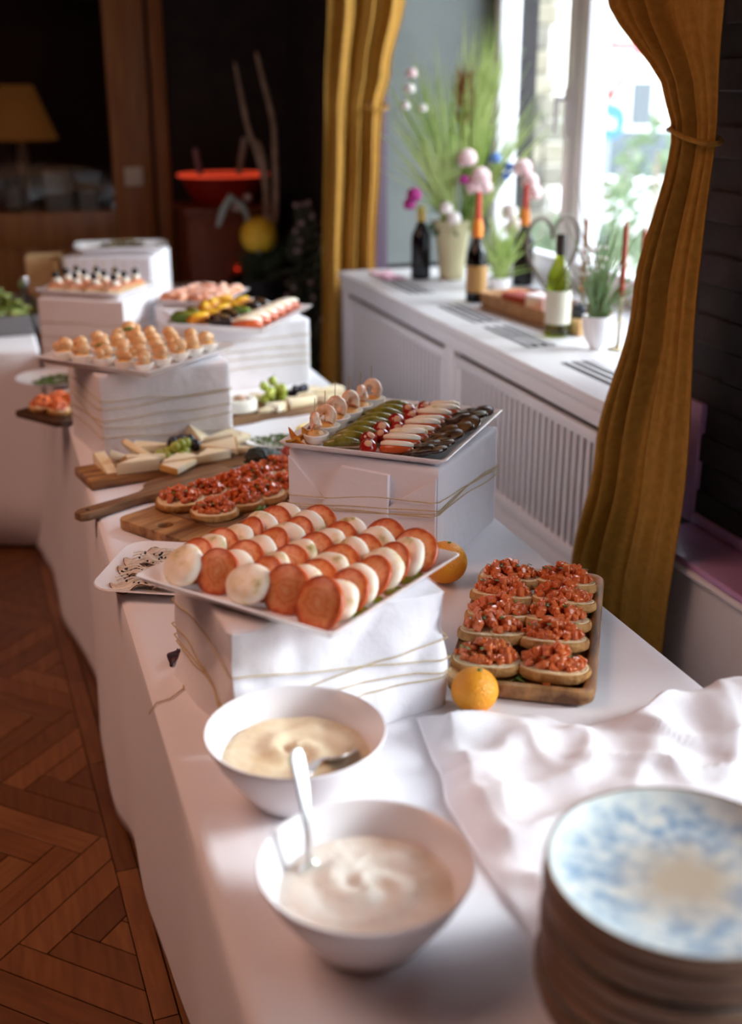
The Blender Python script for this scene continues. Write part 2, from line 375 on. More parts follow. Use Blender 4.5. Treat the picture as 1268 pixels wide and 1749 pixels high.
# ------------------------------------------------------------------ radiator cover (far) and low ledge (near)
rc = thing('radiator_cover', 'long white slatted radiator cover under the bright window', 'radiator cover', (0, 0, 0))
ml = MB().bb(1.437, 2.2, 2.48, 4.885, .868, .9); ml.build('top_board', WHITEP, rc, bevel=.006)
MB().bb(1.447, 1.475, 2.43, 4.875, .822, .868).build('fascia', WHITEP, rc, bevel=.003)
MB().bb(1.452, 1.475, 2.43, 4.87, .03, .40).build('plinth', WHITEP, rc, bevel=.003)
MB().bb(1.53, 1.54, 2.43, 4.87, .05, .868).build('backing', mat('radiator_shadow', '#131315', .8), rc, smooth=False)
for y0, y1 in ((4.79, 4.87), (3.57, 3.66), (2.43, 2.51)): MB().bb(1.45, 1.475, y0, y1, .40, .822).build('stile', WHITEP, rc, bevel=.003)
MB().bb(1.475, 1.61, 4.845, 4.87, .03, .868).build('end_panel', WHITEP, rc, bevel=.003)
sl = MB().bb(-.006, .006, -.0098, .0098, -.165, .165).build('slat', WHITEP, bevel=.002, seg=1); slm = sl.data; bpy.data.objects.remove(sl)
for y0, y1 in ((3.66, 4.79), (2.51, 3.57)):
    MB().bb(1.453, 1.472, y0, y1, .77, .803).build('rail', WHITEP, rc, bevel=.003); MB().bb(1.453, 1.472, y0, y1, .40, .446).build('rail', WHITEP, rc, bevel=.003)
    MB().bb(1.453, 1.472, y0, y0+.05, .446, .77).build('stile', WHITEP, rc, bevel=.003); MB().bb(1.453, 1.472, y1-.05, y1, .446, .77).build('stile', WHITEP, rc, bevel=.003)
    k = int((y1-y0-.1)/.038)
    for i in range(k+1):
        o = bpy.data.objects.new('slat', slm); C.objects.link(o); o.parent = rc; o.location = (1.463, y0+.05+(y1-y0-.1)*(i+.0)/k, .608)
for yc in (4.40, 3.78, 3.36, 2.80):
    g = MB().bb(1.535, 1.635, yc-.17, yc+.17, .8995, .9008); go = g.build('vent_grille', mat('vent_dark', '#3f4145', .6), rc, smooth=False)
    for k in range(3): MB().bb(1.550+k*.032, 1.559+k*.032, yc-.16, yc+.16, .9008, .9035).build('slat', WHITEP, go, smooth=False)
lg = thing('low_ledge', 'low cream ledge with a purple top below the dark brick wall', 'ledge', (0, 0, 0))
MB().bb(1.462, 1.608, -1.3, 2.33, .02, .614).build('front_panel', CREAMP, lg, bevel=.004)
MB().bb(1.44, 1.609, -1.3, 2.335, .614, .632).build('top_board', PURP, lg, bevel=.007, seg=3)
MB().tube([(1.447, -1.3, .606), (1.447, 2.33, .606)], .011, 8).build('edge_bead', CREAMP, lg)
MB().bb(1.588, 1.600, 1.2, 2.335, .632, .66).build('back_strip', PURP, lg, bevel=.004)
struct(MB().bb(1.63, 2.25, -1.3, 1.2, .58, .655).build('trim_5', PURP, bevel=.006))

# ------------------------------------------------------------------ curtains
def curtain(name, label, rail, path, tiez, folds, amp, tie_c, name_near=True):
    """path(t, z) -> x, y of the cloth at width fraction t and height z; folds run down it."""
    t_ = thing(name, label, 'curtain', (0, 0, 0), 0, 'mustard curtains at the window')
    N, K = 150, 70
    def fn(u, v):
        z = .02+v*2.72
        x, y, nx, ny, a = path(u, z)
        ph = u*folds*2*PI + .5*math.sin(z*1.3+u*7)
        dd = a*(math.sin(ph)+.35*math.sin(2.3*ph+1.1+z*.8)) + .006*noise.noise(Vector((u*5, z*3, 3)))
        return (x+nx*dd, y+ny*dd, z)
    MB().grid(fn, N, K).build('drape', CURT, t_, solid=.003)
    pts = []
    for i in range(24):
        a = 2*PI*i/24; pts.append((tie_c[0]+tie_c[3]*math.cos(a), tie_c[1]+tie_c[4]*math.sin(a), tie_c[2]+.015*math.sin(a)))
    MB().tube(pts, .0055, 8, True).build('tieback', CURT, t_)
    MB().ell((tie_c[0]-tie_c[3]*.5, tie_c[1]+(tie_c[4] if name_near else 0)*.95, tie_c[2]+.008), (.007, .012, .006), 10, 6).build('tieback_hook', mat('silver_hook', '#b9b4ac', .3, metal=.8), t_)
    MB().tube(rail, .012, 10).build('rod', mat('curtain_rod', '#3b2a1e', .4), t_)
    return t_
def lerp(a, b, t): return a+(b-a)*t
def pw(tab, z):
    for (z0, v0), (z1, v1) in zip(tab, tab[1:]):
        if z <= z1 or (z1, v1) == tab[-1]:
            t = min(max((z-z0)/(z1-z0), 0), 1); t = t*t*(3-2*t); return v0+(v1-v0)*t
# near curtain: straight edge towards the brick wall, window edge pulled in at the tie
NR = [(0, 2.13), (.45, 2.12), (.83, 2.09), (1.3, 2.11), (1.55, 2.125), (1.85, 2.11), (2.75, 2.10)]
NL = [(0, 2.58), (.45, 2.55), (.8, 2.455), (1.2, 2.325), (1.46, 2.25), (1.55, 2.25), (1.62, 2.28), (1.85, 2.54), (2.2, 2.80), (2.75, 3.05)]
def pnear(u, z):
    k = math.exp(-((z-1.55)/.13)**2)
    y = lerp(pw(NR, z), pw(NL, z), u); x = 1.395+.02*k
    return x, y, 1, 0, (.007+.026*max(0, min(1, (u-.35)/.25)))*(1-.25*k)
curtain('curtain', 'long mustard curtain tied back beside the dark brick wall', [(1.40, 1.9, 2.78), (1.40, 3.3, 2.78)], pnear, 1.55, 5, .03, (1.412, 2.19, 1.55, .040, .070))
FL = [(0, 1.37), (.4, 1.38), (.9, 1.39), (1.57, 1.405), (2.0, 1.425), (2.75, 1.43)]
FR = [(0, 1.62), (.7, 1.62), (.9, 1.63), (1.4, 1.655), (1.57, 1.665), (1.7, 1.70), (2.0, 1.765), (2.75, 1.9)]
def pfar(u, z):
    k = math.exp(-((z-1.57)/.12)**2)
    x = lerp(pw(FL, z), pw(FR, z), u)
    return x, 4.945, 0, 1, .024*(1-.4*k)
curtain('curtain', 'mustard curtain at the far end of the window, beside tall grass', [(1.3, 4.945, 2.78), (2.1, 4.945, 2.78)], pfar, 1.57, 3.4, .03, (1.625, 4.945, 1.57, .055, .04), False)

# ================================================================== TABLES AND CLOTHS
def table(name, label, x0, x1, y0, y1):
    t = thing(name, label, 'table', ((x0+x1)/2, (y0+y1)/2, 0))
    a, b = (x1-x0)/2, (y1-y0)/2
    MB().box((0, 0, .725), (2*a, 2*b, .036)).build('tabletop', WOODB, t, bevel=.004)
    for sx in (-1, 1):
        for sy in (-1, 1): MB().box((sx*(a-.06), sy*(b-.08), .3535), (.05, .05, .707)).build('leg', WOODB, t, bevel=.003)
    return t
table('buffet_table', 'long buffet table under the white cloth in the middle', .22, .985, -.3, 5.6)
table('side_table', 'cross table under white cloth at the far left end', -1.65, .12, 4.42, 5.5)
HEM = [(-.4, .195), (1.0, .2), (1.75, .198), (2.30, .19), (2.45, .168), (3.04, .158), (3.98, .118), (4.2, .09), (4.34, .07)]
def cloth_main():
    NY = 260; ys = [-.42+i*(5.72+.42)/NY for i in range(NY+1)]
    vs = []; fs = []; prof = []
    nside, ntop = 22, 34
    for y in ys:
        row = []
        hx = pw([(b, a) for b, a in HEM], min(max(y, -.4), 4.34))
        far = y > 4.36
        for i in range(nside):                       # left drop, from hem up
            t = i/(nside-1); z = .015+t*.72; dr = 1-t
            f = math.sin(y*4.3+.8)+.55*math.sin(y*7.9+2.0)+.15*math.sin(y*17+z*3)
            x = lerp(hx, .172, t**.6) + (.020*dr**.8+.004)*f*.62*(1 if dr > .02 else .3)
            if far: x = .2
            row.append((x, y, z))
        row += [(.174, y, .744), (.182, y, .7495)]
        for i in range(ntop+1):
            x = .195+i*(1.0-.195)/ntop
            w_ = .0022*noise.noise(Vector((x*5, y*3, 1)))+.0012*noise.noise(Vector((x*14, y*9, 5)))
            row.append((x, y, .75+w_*min(1, i/3)))
        row += [(1.008, y, .7475), (1.013, y, .74)]
        for i in range(1, 14):
            t = i/13; z = .74-t*.725
            x = 1.013+t*.02+.018*t*math.sin(y*8.1+1)+.008*t*math.sin(y*17)
            row.append((x, y, z))
        vs += row; n = len(row)
    for j in range(NY):
        for i in range(n-1): fs.append((j*n+i, j*n+i+1, (j+1)*n+i+1, (j+1)*n+i))
    o = MB().add(vs, fs).build('tablecloth', CLOTH, solid=.0015)
    return tag(o, 'long white tablecloth hanging to the parquet from the main buffet table', 'tablecloth')
cloth_main()
def cloth_cross():
    mb = MB(); N = 120
    prof = [(4.345, .02), (4.347, .2), (4.35, .4), (4.352, .6), (4.354, .72), (4.358, .742), (4.368, .7495), (4.40, .75), (4.8, .75), (5.3, .75), (5.52, .75), (5.54, .74), (5.545, .5), (5.55, .02)]
    def row(x):
        r = []
        for y, z in prof:
            f = (1-z/.75); r.append((x, y-(.028*f*(math.sin(x*9+1)+.5*math.sin(x*21)) if y < 4.5 else 0), z+(.002*noise.noise(Vector((x*5, y*4, 2))) if z > .745 else 0)))
        return r
    vs = []; fs = []; n = len(prof)
    for i in range(N+1): vs += row(-1.72+i*(1.72+.15)/N)
    for i in range(N):
        for j in range(n-1): fs.append((i*n+j, (i+1)*n+j, (i+1)*n+j+1, i*n+j+1))
    return tag(mb.add(vs, fs).build('tablecloth', CLOTH, solid=.0015), 'white tablecloth of the cross table at the far left', 'tablecloth')
cloth_cross()
def heap_cloth():
    LFT = [(.30, .50), (.70, .50), (.95, .50), (1.08, .498), (1.21, .500), (1.30, .520), (1.46, .54)]
    def far(x): return pw([(.49, 1.445), (.60, 1.435), (.68, 1.40), (.75, 1.345), (.80, 1.345), (.90, 1.375), (1.0, 1.38), (1.15, 1.33), (1.3, 1.25)], x)
    def fn(u, v):
        x = .50+u*.62
        y1 = far(x); y = .25+v*(y1-.25)
        xl = pw(LFT, y); x = xl+u*(1.12-xl)
        z = .7545
        edge = min(1, min((1-v)*(y1-.25)/.05, u*.62/.04)); edge = max(edge, 0)
        plate = 1-max(0, min(1, 1.25-((x-.578)**2+(y-.812)**2)**.5/.17))            # flat under the plate stack
        wv = noise.noise(Vector((x*6+y*2, y*5-x*2, 7)))
        rid = abs(noise.noise(Vector((x*9-y*6, y*4+x*4, 2))))
        rid2 = abs(noise.noise(Vector((x*5+y*11, x*7, 12))))
        b = .012+.010*wv+.010*(1-rid*2.6)+.012*max(0, 1-3.2*rid2)
        rg = math.exp(-((y-(y1-.07))/.075)**2)*max(0, min(1, (x-.74)/.2))*.034          # raised fold along the far right
        z += max(0, b+rg)*edge*plate*max(.0, 1-max(0, -(x-.5))*5)
        z += .0015*noise.noise(Vector((x*30, y*30, 0)))*plate
        if x > 1.0:
            d_ = x-1.0; z -= d_*d_*6*.6; x = 1.0+d_*.85
        return (x, y, z)
    o = MB().grid(fn, 110, 130).build('folded_tablecloth', CLOTH, solid=.002)
    return tag(o, 'crumpled white cloth heaped at the near right end, under the plate stack', 'tablecloth')
heap_cloth()

# ------------------------------------------------------------------ risers: boxes wrapped in white cloth with twine
def riser(label, cx, cy, deg, sx, sy, h, wr=.003, flare=.0, twl=((.5, .0),), z=.7512, toff=0, ph=1.7):
    t = thing('display_box', label, 'box', (cx, cy, z), math.radians(deg), 'cloth-wrapped display boxes')
    N = 128; base = rr(sx, sy, .008, 3); L = []
    per = []
    tot = 2*(sx+sy)
    for i in range(N):
        s = tot*i/N
        if s < sx: p = (-sx/2+s, -sy/2, 0, -1)
        elif s < sx+sy: p = (sx/2, -sy/2+s-sx, 1, 0)
        elif s < 2*sx+sy: p = (sx/2-(s-sx-sy), sy/2, 0, 1)
        else: p = (-sx/2, sy/2-(s-2*sx-sy), -1, 0)
        per.append(p)
    def nz(x, y, z_): 
        v = noise.noise(Vector((x*7+cx*9, y*7+cy*9, z_*6)))*.7 + (abs(noise.noise(Vector((x*11+cx*3, y*11, z_*9+4))))-.25)*1.2
        return v
    loops = []
    K = 26
    for k in range(K+1):
        f = k/K; zz = f*(h-.004)
        lp = []
        for x, y, nx, ny in per:
            d_ = nz(x, y, zz)*wr*(1.1-f*.5)+flare*(1-f)**2
            cr = 1-.012*(1 if (abs(abs(x)-sx/2) < .004 and abs(abs(y)-sy/2) < .004) else 0)
            lp.append(((x+nx*d_)*cr, (y+ny*d_)*cr, zz))
        loops.append(lp)
    for ins, zz in ((.003, h-.001), (.008, h), (.05, h), (.1, h)):
        loops.append([(x*(1-2*ins/sx), y*(1-2*ins/sy), zz) for x, y, nx, ny in per])
    MB().loft(loops).build('wrapped_body', WRAP, t, angle=50)
    for k, (zf, sag) in enumerate(twl):
        pts = []
        for i, (x, y, nx, ny) in enumerate(per):
            zz = h*zf+sag*math.sin(2*PI*i/N+k*ph+cx*9)*h+.006*noise.noise(Vector((i*.09, k*3, cx*20)))
            f = min(max(zz/h, 0), 1); d_ = max(0, nz(x, y, zz)*wr*(1.1-f*.5)+flare*(1-f)**2)+.0022+(toff if nx < 0 else 0)
            pts.append((x+nx*d_, y+ny*d_, zz))
        MB().tube(pts, .0011, 5, True).build('twine', TWINE, t)
    return t
bA = riser('white cloth-wrapped box under the tomato and mozzarella tray', .417, 1.597, 6, .335, .28, .188, .021, .014, ((.36, .10), (.47, .16), (.30, .06), (.55, .14)))
bB = riser('white wrapped box under the shrimp and antipasti tray', .772, 2.206, 46.5, .333, .33, .208, .002, .0, ((.50, .12), (.525, .11), (.46, .10), (.545, .13)), toff=.009, ph=.3)
bC = riser('white box under the tray of balls on egg halves, middle of buffet', .375, 3.06, 10, .345, .315, .228, .003, .0, ((.72, .04), (.66, .05), (.45, .06), (.25, .05), (.50, .12)))
bD = riser('wide white box under two trays near the far curtain', .743, 3.784, 8, .38, .45, .20, .003, 0, ((.3, .02), (.45, .02), (.6, .02), (.75, .02)))
bE = riser('white box under the tray of canapes topped with black olives', .36, 4.06, -34, .315, .295, .238, .002, 0, ((.3, .02), (.5, .03), (.65, .02)))
bF = riser('white box at the far end under the small salad plate', .525, 5.02, -22, .36, .34, .25, .002, 0, ((.35, .02),))
# paper-like fold flaps on the box under the antipasti tray
def flap(t, pts, off, nm='fold_flap'):
    mb = MB(); mb.add([(x, -.1665-off, z) for x, z in pts]+[(x, -.1650, z) for x, z in pts], [tuple(range(len(pts)))]+[(i, (i+1) % len(pts), (i+1) % len(pts)+len(pts), i+len(pts)) for i in range(len(pts))])
    mb.build(nm, WRAP, t, smooth=False)
# (local front faces of box B: -Y is the face towards lower right, -X the face towards lower left)
def flapx(t, pts, off):
    mb = MB(); n = len(pts); X = -.168
    mb.add([(X-off*s, -y, z) for y, z, s in pts]+[(X+.002, -y, z) for y, z, s in pts], [tuple(range(n))]+[(i, (i+1) % n, (i+1) % n+n, i+n) for i in range(n)])
    mb.build('fold_flap', WRAP, t, smooth=False)
flapx(bB, [(-.16, .195, 1), (-.16, .03, 1), (-.10, .03, 1), (-.075, .11, 1)], .005)
flapx(bB, [(-.04, .19, 1), (-.075, .12, 1), (-.12, .03, .6), (.10, .01, .6), (.062, .10, 1), (.062, .185, 1)], .010)
flapx(bB, [(.16, .19, 1), (.062, .12, 1), (.062, .005, .6), (.16, .005, .6)], .005)

# ------------------------------------------------------------------ trays and plates
def tray(label, cx, cy, z, deg, sx, sy, r=.012, rim=.02, name='serving_tray', group=None, m=PORC, lip=.02):
    t = thing(name, label, 'tray', (cx, cy, z), math.radians(deg), group)
    mb = MB(); rrl(mb, sx, sy, r, [(lip+.006, 0), (lip, .0015), (.002, rim-.003), (0, rim), (.0035, rim+.001), (lip+.004, .0065), (lip+.014, .005)])
    mb.build('tray_body', m, t, angle=60)
    return t
TA = (.406, 1.594, .9415, 38.5)
tray('square white tray of sliced tomato and mozzarella on the nearest box', *TA, .345, .365)
TB = (.779, 2.229, .9615, 50.5)
tray('white tray of shrimp eggs, peppers and aubergine on wrapped box', *TB, .408, .352, rim=.017)
TC = (.352, 3.03, .9815, 43)
tray('square white tray of brown balls on egg halves', *TC, .375, .36)
TD = (.745, 3.622, .9535, 55)
tray('white tray of mixed antipasti at the right of the wide box', *TD, .43, .333)
TD2 = (.70, 4.03, .9535, 57)
tray('white tray of salmon slices at the left of the wide box', *TD2, .32, .23)
TE = (.345, 4.08, .9915, -34)
tray('white tray of canapes topped with black olives', *TE, .32, .26)
TF = (.54, 5.02, 1.0035, -6)
tray('rounded white plate with salad on the farthest box', *TF, .38, .26, .05, .03, 'salad_plate', lip=.035)
def MF(T): return frame(*T)
def at(T, x, y, dz): v = MF(T) @ Vector((x, y, dz)); return v
def rz_(T, a=0): return math.radians(T[3]+a)

# ================================================================== FOOD PROTOTYPES
def tomato_slice():
    o = MB().lathe([(.0, -.004), (.030, -.004), (.0325, -.002), (.0325, .002), (.030, .004), (0, .004)], 28).build('tomato_slice', TOMF, angle=60)
    sk = MB().lathe([(.0312, -.0036), (.0336, -.002), (.0336, .002), (.0312, .0036)], 28, cap=False).build('skin', TOMW, o, angle=60)
    return tag(o, '', 'tomato')
def mozz_slice():
    n = 24; loops = []
    for f, z in ((.55, -.0085), (.9, -.006), (1.0, 0), (.93, .006), (.7, .0095), (.3, .0105)):
        loops.append([(.0335*f*math.cos(2*PI*i/n)*(1+.05*math.sin(3*i*2*PI/n+1)), .031*f*math.sin(2*PI*i/n)*(1+.04*math.sin(2*i*2*PI/n)), z+.0006*math.sin(5*i)) for i in range(n)])
    o = MB().loft(loops).build('mozzarella_slice', MOZZ, angle=80)
    return tag(o, '', 'cheese')
PT, PM = tomato_slice(), mozz_slice()
R.seed(3)
u0 = -.122
for k in range(5):
    yv = -.128+k*.0635
    nsl = 9
    for j in range(nsl):
        xv = u0+j*.0310+R.uniform(-.003, .003)+(.006 if k % 2 else -.004)
        is_t = (k in (0, 1, 3)) == (j % 2 == 0)
        v = at(TA, xv, yv+R.uniform(-.004, .004), .028 if is_t else .027)+Vector((0, 0, .006 if j == 0 else 0))
        tilt = math.radians(R.uniform(44, 58) if j else (62 if is_t else 42))
        M = Matrix.Rotation(rz_(TA)+R.uniform(-.3, .2), 4, 'Z') @ Matrix.Rotation(-tilt, 4, 'Y') @ Matrix.Rotation(R.uniform(0, 6), 4, 'Z')
        lab = ('red tomato slice' if is_t else 'white mozzarella slice')+', %s from the front in the %s row from the right, caprese tray' % (ORD[j], ORD[k])
        if (k, j) == (0, 0): lab = 'largest tomato slice, upright at the front tip of the caprese tray'
        put(PT if is_t else PM, lab, v, M.to_euler(), 1.2 if (k, j) == (0, 0) else R.uniform(1.03, 1.16), 'tomato slices on the caprese tray' if is_t else 'mozzarella slices on the caprese tray')
# big slices lying at the front tip
oil = MB()
for x, y, rr_ in ((-.07, -.152, .016), (.02, -.154, .014), (.075, -.15, .02), (-.02, -.15, .01)):
    oil.ell((x, y, .0065), (rr_*1.3, rr_*.8, .002), 14, 6)
o = oil.build('basil_oil_drops', mat('basil_oil', '#8a8a1c', .08, '#6d7416', 60), kind='stuff'); o.matrix_world = MF(TA)
tag(o, 'green basil oil drops along the right rim of the caprese tray', 'oil', kind='stuff')

# ---- crostini
def crostini(seed, oval=1.0):
    r = random.Random(seed)
    t = thing('crostini', '', 'crostini')
    n = 24; a, b, hh = .050, .033*oval, .014
    def lp(f, z): return [(a*f*math.copysign(abs(math.cos(2*PI*i/n))**.8, math.cos(2*PI*i/n)), b*f*math.copysign(abs(math.sin(2*PI*i/n))**.85, math.sin(2*PI*i/n))*(1.08 if math.sin(2*PI*i/n) < 0 else 1), z) for i in range(n)]
    MB().loft([lp(.93, 0), lp(1, .003), lp(1.01, .009), lp(.985, hh)]).build('crust', BREADC, t, angle=60, jit=.0012)
    MB().loft([lp(.94, hh-.001), lp(.92, hh+.0012), lp(.5, hh+.0022)]).build('crumb', CRUMB, t, angle=60, jit=.0008)
    mb = MB()
    for i in range(92):
        while True:
            x, y = r.uniform(-1, 1), r.uniform(-1, 1)
            if x*x+y*y < .95: break
        z = hh+.004+(1-(x*x+y*y))*.019*r.uniform(.15, 1.2)
        s = r.uniform(.0075, .0118)
        M = Matrix.Translation((x*a*.84, y*b*.80, z)) @ Euler((r.uniform(0, 6), r.uniform(0, 6), r.uniform(0, 6))).to_matrix().to_4x4()
        mb.box((0, 0, 0), (s*r.uniform(.8, 1.4), s, s*r.uniform(.55, .9)), M)
    mb.build('diced_tomato', TOMD, t, bevel=.0014, seg=1, kind='stuff')
    mb = MB()
    for i in range(7):
        x, y = r.uniform(-.7, .7)*a, r.uniform(-.7, .7)*b
        M = Matrix.Translation((x, y, hh+.02+r.uniform(-.004, .003))) @ Euler((r.uniform(-.5, .5), r.uniform(-.5, .5), r.uniform(0, 6))).to_matrix().to_4x4()
        mb.box((0, 0, 0), (.006, .004, .0008), M)
    mb.build('chopped_basil', HERB, t, smooth=False, kind='stuff')
    return t
PC = [crostini(11), crostini(12), crostini(13, 1.15)]
BD = (.828, 1.652, .7525, 59.8)       # long axis of the near board
t = thing('wooden_serving_tray', 'rectangular acacia tray with crostini near the right table edge', 'tray', (BD[0], BD[1], BD[2]), math.radians(BD[3]))
mb = MB(); rrl(mb, .478, .232, .03, [(.012, 0), (.002, .004), (0, .022), (.002, .026), (.014, .026), (.018, .023), (.022, .012), (.05, .011)])
mb.build('tray_body', WOODL, t, angle=50)
R.seed(5)
for c in range(2):
    for i in range(5):
        x = -.168+i*.078+R.uniform(-.005, .005); y = (.056 if c == 0 else -.044)+R.uniform(-.004, .004)
        v = at(BD, x, y, .016+(.011 if i else 0))
        M = Matrix.Rotation(rz_(BD, -90)+R.uniform(-.12, .12), 4, 'Z') @ Matrix.Rotation(math.radians(-13 if i else -4), 4, 'X')
        put(PC[(i*2+c) % 3], 'tomato crostini, %s from the front in the %s column, acacia tray' % (ORD[i], ('left', 'right')[c]), v, M.to_euler(), 1.17, 'tomato crostini on the acacia tray')
# scraps on that tray
def leafy(name, label, cat, loc, n, L, seed, m=GREEN, grp=None):
    r = random.Random(seed); t = thing(name, label, cat, loc, 0, grp)
    mb = MB(); mb.tube([(0, 0, .001), (L*.5, 0, .006), (L, .004, .004)], .0009, 5); mb.build('stem', m, t)
    for i in range(n):
        x = L*(.3+.7*i/max(1, n-1)); sgn = 1 if i % 2 else -1
        MB().blade((x, 0, .005), (x+.008, sgn*.016, .008+r.uniform(0, .006)), .008, (0, 0, -.004)).build('leaflet', m, t, solid=.0006)
    return t
leafy('arugula_leaf', 'green herb sprig on the tray beside the orange', 'herb', at(BD, -.205, .02, .013), 6, .045, 1)
leafy('arugula_leaf', 'green leaf scrap by the right rim of the acacia tray', 'herb', at(BD, .05, -.085, .013), 4, .025, 2)
leafy('arugula_leaf', 'green leaf scrap by the left rim of the acacia tray', 'herb', at(BD, -.02, .092, .016), 4, .02, 3)
for lb, x, y in (('loose red tomato cube at the front rim of the acacia tray', -.205, -.04), ('loose red tomato cube at the left rim of the acacia tray', -.06, .09)):
    o = MB().box((0, 0, .005), (.012, .010, .009)).build('tomato_cube', TOMD, bevel=.002); o.location = at(BD, x, y, .0115); o.rotation_euler = (0, 0, 1+x*9); tag(o, lb, 'tomato')

# ---- oranges
def orange(label, loc, r):
    o = MB().ell((0, 0, r*.96), (r, r, r*.96), 28, 18).build('orange', ORANGE); tag(o, label, 'orange', None); o.location = loc
    MB().lathe([(.0, 0), (.004, .0005), (.003, .002), (0, .0025)], 8, Matrix.Translation((.006, -.004, r*1.915))).build('stem_button', mat('stem_button', '#6d7a2c', .6), o)
    return o
orange('whole orange in front of the acacia crostini tray', (.634, 1.445, .7515), .036)
orange('whole orange behind the right corner of the caprese tray', (.772, 1.918, .7515), .042)

# ---- shrimp eggs
def egg_half(ball=False):
    t = thing('shrimp_egg' if not ball else 'ball_egg', '', 'egg', (0, 0, 0))
    n = 20
    MB().lathe([(.0, .0), (.009, .0005), (.018, .006), (.0225, .015), (.0235, .020), (.021, .0208), (.017, .019), (0, .018)], n, Matrix.Diagonal((1.18, 1, 1, 1))).build('egg_white', EGGW, t, angle=70)
    MB().ell((0, 0, .019), (.017, .0145, .006), 14, 8).build('yolk', YOLK, t, jit=.0015)
    if ball:
        mb = MB().ell((-.004, 0, .034), (.0165, .015, .0145), 14, 10); mb.ell((.012, .003, .031), (.010, .011, .010), 12, 8)
        mb.build('ball', mat('fried_ball', '#d59a63', .4, '#e5bd8d', 40), t, jit=.001)
    else:
        pts, rr_ = [], []
        for i in range(14):
            a = -.9+i/13*3.9; q = .0118*(1-.15*i/13)
            pts.append((q*math.cos(a), -.004+.007*i/13, .038+q*1.15*math.sin(a))); rr_.append(.0104*(1-.5*(i/13)**1.4)*(1+.07*(i % 2)))
        s_ = MB().tube(pts, rr_, 10).build('shrimp', SHRIMP, t)
        MB().blade(pts[-1], (pts[-1][0]-.004, .010, pts[-1][2]-.012), .011).build('tail_fan', mat('shrimp_tail', '#d9764e', .4), s_, solid=.001)
        MB().tube([(0, .002, .022), (.001, .0, .083)], [.0008, .0006], 5).build('pick', PICK, t)
    return t
PE, PBALL = egg_half(), egg_half(True)
R.seed(8)
for i in range(6):
    x = -.155+i*.061; v = at(TB, x+.0, .118+R.uniform(-.006, .006), .0065)
    put(PE, 'shrimp on a halved egg, %s from the front on the antipasti tray' % ORD[i], v, (0, 0, rz_(TB, R.uniform(-70, 40))), R.uniform(1.12, 1.25), 'shrimp eggs on the antipasti tray')
# left rim: physalis and dates
def physalis():
    o = MB().ell((0, 0, .010), (.010, .010, .010), 12, 8).build('physalis', APRI); tag(o, '', 'fruit')
    for k in range(4):
        a = k*PI/2+.4
        MB().blade((.004*math.cos(a), .004*math.sin(a), .012), (.026*math.cos(a), .026*math.sin(a), .018), .018, (0, 0, .006)).build('husk', APRI, o, solid=.0008)
    return o
PP = physalis()
for i, (x, y) in enumerate(((-.178, .148), (-.165, .128), (.005, .152), (.085, .15), (.165, .15))):
    put(PP, 'orange physalis, %s from the front by the left rim of the antipasti tray' % ORD[i], at(TB, x, y, .0065), (.5, .2*i, i*1.3), 1.1, 'physalis on the antipasti tray')
PDt = tag(MB().ell((0, 0, .009), (.019, .0105, .009), 14, 8).build('dried_date', DATE, jit=.002), '', 'fruit')
for i, (x, y) in enumerate(((-.085, .152), (-.055, .150), (-.105, .142), (.045, .155), (.12, .152))):
    put(PDt, 'dark dried date, %s from the front by the left rim of the antipasti tray' % ORD[i], at(TB, x, y, .0068), (0, 0, rz_(TB, 10+i*25)), 1, 'dates on the antipasti tray')
# pickles
def pickle():
    n = 12; loops = []
    for i in range(9):
        f = i/8; q = .0125*math.sin(PI*min(max(f*.9+.05, 0), 1))**.55
        loops.append([((f-.5)*.085, q*math.cos(2*PI*k/n)*(1+.06*math.sin(4*k)), .0115+.006*math.sin(PI*f)+q*.85*math.sin(2*PI*k/n)) for k in range(n)])
    o = MB().loft(loops).build('pickled_pepper', PICKLE, angle=80); tag(o, '', 'pickle')
    MB().tube([(.042, 0, .012), (.052, .002, .014)], [.002, .0012], 6).build('stem', mat('pale_stem', '#8d8a4a', .6), o)
    return o
PK = pickle()
for i in range(9):
    x = -.165+i*.0375; 
    put(PK, 'green pickled pepper, %s from the front on the antipasti tray' % ORD[i], at(TB, x, .052+R.uniform(-.004, .004), .0062), (R.uniform(-.2, .2), 0, rz_(TB, -62+R.uniform(-10, 10))), R.uniform(.9, 1.08), 'green pickled peppers on the antipasti tray')
# stuffed cherry peppers
def cherry():
    o = MB().lathe([(0, 0), (.010, .001), (.0165, .008), (.0175, .015), (.014, .023), (.0095, .0262), (.0085, .025)], 18).build('cherry_pepper', CHERRY); tag(o, '', 'pepper')
    MB().ell((0, 0, .0245), (.0088, .0088, .004), 12, 6).build('filling', CREAM, o, jit=.001)
    return o
PH = cherry()
for i in range(9):
    x = -.17+i*.041; y = .003+(.012 if i % 2 else -.008)
    put(PH, 'stuffed red cherry pepper, %s from the front on the antipasti tray' % ORD[i], at(TB, x, y, .0085), (math.radians(R.uniform(25, 65)), R.uniform(-.3, .3), rz_(TB, R.uniform(-80, -20))), R.uniform(.85, 1.12), 'cherry peppers on the antipasti tray')
